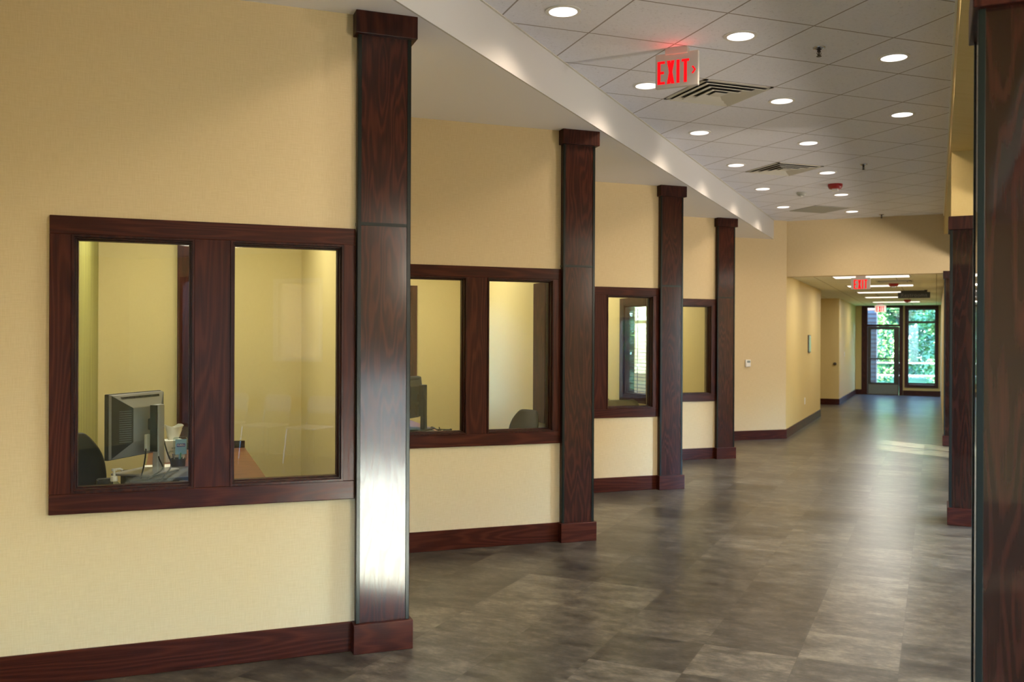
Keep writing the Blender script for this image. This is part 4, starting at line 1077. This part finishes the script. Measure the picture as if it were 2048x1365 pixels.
# second office
t = thing('desktop_computer', 'black desktop computer case under the dark monitor', 'computer', (PS - 0.20, QS + 5.08, DESK), radians(8))
MB().box(-0.17, 0.17, -0.20, 0.20, 0.006, 0.085).build('case', BLACK, t, bevel=0.004)
MB().box(-0.165, 0.165, -0.2035, -0.20, 0.012, 0.08).build('front_panel', DARK_GREY, t)
monitor((PS - 0.19, QS + 5.10, DESK + 0.085), radians(50), 'black flat monitor seen from behind through the second window', BLACK, h=0.33, w=0.40, zb=0.085)
rnd = random.Random(5)
for i, nm in enumerate(['longest', 'middle', 'shortest']):
    pts = []
    for j in range(16):
        u = j / 15
        pts.append((PS - 0.06 + u * (0.24 - 0.05 * i) + rnd.uniform(-0.03, 0.03), QS + 5.02 + rnd.uniform(-0.12, 0.16), DESK + 0.012 + rnd.random() * (0.075 + 0.01 * i)))
    cable(pts, '%s coil of the tangled black cables beside the dark monitor' % nm, 0.005, 'tangled_cable')
office_chair((2.56, 7.20, 0), radians(98), 'grey fabric office chair seen through the second window', FABRIC_GREY, 0.44, 0.96)
# third office
side_chair((4.61, 9.88, 0), radians(-10), 'olive chair back at the left corner of the third window', FABRIC_OLIVE, 0.89)
side_chair((4.61, 9.20, 0), radians(-10), 'olive chair back below the blinds in the third window', FABRIC_OLIVE, 0.91)
t = thing('side_table', 'small white table beside the olive chairs', 'table', (3.75, 9.75, 0))
MB().lathe([(0.36, 0.72), (0.37, 0.73), (0.36, 0.745)], n=32).build('table_top', WHITE_PL, t)
MB().lathe([(0.03, 0.01), (0.03, 0.72)], n=14).build('pedestal', CHROME, t)
MB().lathe([(0.24, 0.0), (0.24, 0.012), (0.03, 0.03)], n=28).build('foot', CHROME, t)
# seating area chairs, mirrored in the nearest window
for i, (s, w) in enumerate(((-1.95, -2.92), (-1.25, -2.92), (-0.55, -2.92))):
    x, y = H(s, w)
    side_chair((x, y, 0), Q45, '%s pale chair under the small shaded window of the seating area' % ['left', 'middle', 'right'][i], CHAIR_WHITE, 0.82, group='pale seating area chairs')

# ================================================================== outdoors
m = MB(); m.box(-40, 70, -30, 29.2, -0.30, -0.14)
# cut: only lay ground outside the building footprint
m = MB()
m.poly([H(29.15, -25), H(70, -25), H(70, 25), H(29.15, 25)], -0.30, -0.10)
struct(m.build('ground_lawn', GRASS), 'green lawn beyond the end door', 'lawn')
m = MB(); m.poly([H(-25, -30), H(29.15, -30), H(29.15, -3.66), H(-25, -3.66)], -0.30, -0.10)
struct(m.build('ground_paving', PAVE), 'pale paving outside the seating area', 'paving')
m = MB(); m.poly([H(-25, -3.66), H(-4.3, -3.66), H(-4.3, 6.45), H(-25, 6.45)], -0.30, -0.10)
struct(m.build('ground_entry', PAVE), 'paving behind the viewer', 'paving')
m = MB(); m.poly([H(-25, 6.45), H(29.15, 6.45), H(29.15, 40), H(-25, 40)], -0.30, -0.10)
struct(m.build('ground_back_lawn', GRASS), 'lawn behind the offices', 'lawn')

def tree(x, y, h, r, label, mat, seed, n=1500, leaf=0.16, zlow=0.6):
    rr = random.Random(seed)
    t = thing('leafy_tree', label, 'tree', (x, y, -0.1))
    m = MB(); m.tube([(0, 0, 0), (0.05, 0.03, h * 0.3), (-0.04, 0.05, h * 0.6), (0, 0, h * 0.85)], 0.09, 8)
    for k in range(6):
        a = k * 1.05; z = h * (0.3 + 0.08 * k)
        m.tube([(0, 0, z), (r * 0.35 * cos(a), r * 0.35 * sin(a), z + h * 0.10), (r * 0.7 * cos(a), r * 0.7 * sin(a), z + h * 0.15)], 0.035, 6)
    m.build('trunk', BARK, t)
    m = MB()
    blobs = [(rr.uniform(-.55, .55) * r, rr.uniform(-.55, .55) * r, rr.uniform(zlow, h), rr.uniform(.32, .55) * r) for _ in range(16)]
    for i in range(n):
        bx, by, bz, br = rr.choice(blobs)
        d = Vector((rr.gauss(0, 1), rr.gauss(0, 1), rr.gauss(0, 1))).normalized() * br * rr.uniform(.6, 1.05)
        c = Vector((bx, by, bz)) + d
        if c.z < 0.15: continue
        a = Vector((rr.gauss(0, 1), rr.gauss(0, 1), rr.gauss(0, .6))).normalized(); b = a.cross(Vector((rr.gauss(0, 1), rr.gauss(0, 1), rr.gauss(0, 1)))).normalized()
        L = leaf * rr.uniform(.6, 1.3)
        vs = [m.bm.verts.new(c + a * L), m.bm.verts.new(c + b * L * .45), m.bm.verts.new(c - a * L), m.bm.verts.new(c - b * L * .45)]
        m.bm.faces.new(vs)
    m.build('foliage', mat, t)
TR = [(33.6, 2.55, 4.2, 1.05, LEAF, 'dark green tree outside left of the end door'), (33.8, -0.25, 4.6, 1.15, LEAF2, 'light green tree outside behind the end window'),
      (37.6, 1.2, 5.2, 1.5, LEAF, 'tall green tree between the end door and window view'), (37.4, -2.4, 5.0, 1.4, LEAF, 'green tree outside right of the end window'), (38.0, 4.9, 5.6, 1.5, LEAF2, 'light green tree far beyond the end door'),
      (42.5, -0.8, 7.0, 1.8, LEAF, 'large dark tree far beyond the end window'), (42.5, 3.4, 7.5, 1.8, LEAF2, 'largest pale tree at the back of the end view')]
for i, (s, w, h, r, mt, lab) in enumerate(TR):
    x, y = H(s, w); tree(x, y, h, r, lab, mt, 10 + i, 13000, 0.075, 0.3)
tree(2.2, 15.0, 4.5, 1.8, 'green tree behind the second office', LEAF, 31, 1800, 0.16)
tree(5.0, 17.5, 4.5, 1.8, 'green tree behind the third office', LEAF2, 32, 1800, 0.16)
x, y = H(29.9, 1.72)
t = thing('brick_pier', 'dark brick pier just outside the end door', 'pier', (x, y, -0.1), Q45)
MB().box(-0.25, 0.25, -0.10, 0.30, 0, 3.0).build('masonry', BRICK, t)
MB().box(-0.28, 0.28, -0.13, 0.33, 0, 0.12).build('footing', PAVE, t)
# low white rail beyond the window
x, y = H(32.3, 0.9)
t = thing('white_railing', 'low white railing across the lawn beyond the end window', 'railing', (x, y, -0.1), Q45)
for z in (0.55, 0.95): MB().box(-0.02, 0.02, -3, 3, z, z + 0.035).build('rail', GREY_TILE, t)
for k in range(7): MB().box(-0.035, 0.035, -3 + k * 0.98, -2.94 + k * 0.98, 0, 1.0).build('post', GREY_TILE, t)
# brick blocks added to stop the low sun; the first also shows in reflections
def sun_blocker(name, label, s0, s1, w0, w1, h, side):
    t = thing(name, label, 'building', Hloc(0, 0, -0.1), Q45)
    MB().box(s0, s1, w0, w1, 0, h).build('masonry', BRICK, t)
    MB().box(s0 - 0.15, s1 + 0.15, w0 - 0.15, w1 + 0.15, h, h + 0.25).build('parapet', STONE, t)
    k = int((s1 - s0) / 3)
    for i in range(k):
        a = s0 + 1.0 + i * 3
        MB().box(a, a + 1.2, w1, w1 + 0.03, 1.1, 2.6).build('window', DARK_GREY, t)
sun_blocker('sun_blocking_building', 'low brick building across the paving, also placed to block the sun', -0.9, 6.6, -10.8, -9, 3.7, 1)
sun_blocker('sun_blocking_building', 'added low brick block keeping sun off the far seating windows', 9.62, 17, -10.8, -9, 3.7, 1)
sun_blocker('sun_blocking_building', 'added unseen brick block shading the end trees from the sun', 31, 47, -14, -8, 8.5, 1)  # added out of view to keep sun off the end trees
x, y = H(6.1, -7.2); tree(x, y, 3.8, 1.4, 'small green tree outside the seating area', LEAF2, 51, 1500, 0.14, 1.4)

def hedge(loc, rz, L_, h, n, label, seed, leaf=0.22):
    t = thing('clipped_hedge', label, 'hedge', loc, rz)
    m = MB(); rr = random.Random(seed)
    for i in range(n):
        c = Vector((rr.uniform(-0.8, 0.8), rr.uniform(-L_ / 2, L_ / 2), rr.uniform(0.1, h)))
        a = Vector((rr.gauss(0, .6), rr.gauss(0, 1), rr.gauss(0, 1))).normalized(); b = a.cross(Vector((rr.gauss(0, 1), rr.gauss(0, 1), rr.gauss(0, 1)))).normalized()
        L = leaf * rr.uniform(.6, 1.3)
        m.bm.faces.new([m.bm.verts.new(c + a * L), m.bm.verts.new(c + b * L * .5), m.bm.verts.new(c - a * L), m.bm.verts.new(c - b * L * .5)])
    m.build('foliage', LEAF, t)
    m = MB(); k = int(L_ / 1.18)
    for j in range(k): y = -L_ / 2 + 0.5 + j * 1.18; m.tube([(0, y, 0), (0.05, y + .05, h * .45), (0, y, h * .85)], 0.06, 6)
    m.build('stems', BARK, t)
hedge(Hloc(46, 2, -0.1), Q45, 14, 6.4, 9000, 'tall dense green hedge closing the view beyond the end trees', 77)
hedge((3.5, 20.5, -0.1), pi / 2, 12, 3.4, 5000, 'added green hedge behind the offices, hiding bright sky from the glass', 78)  # added to cover bright sky mirrored in the side window
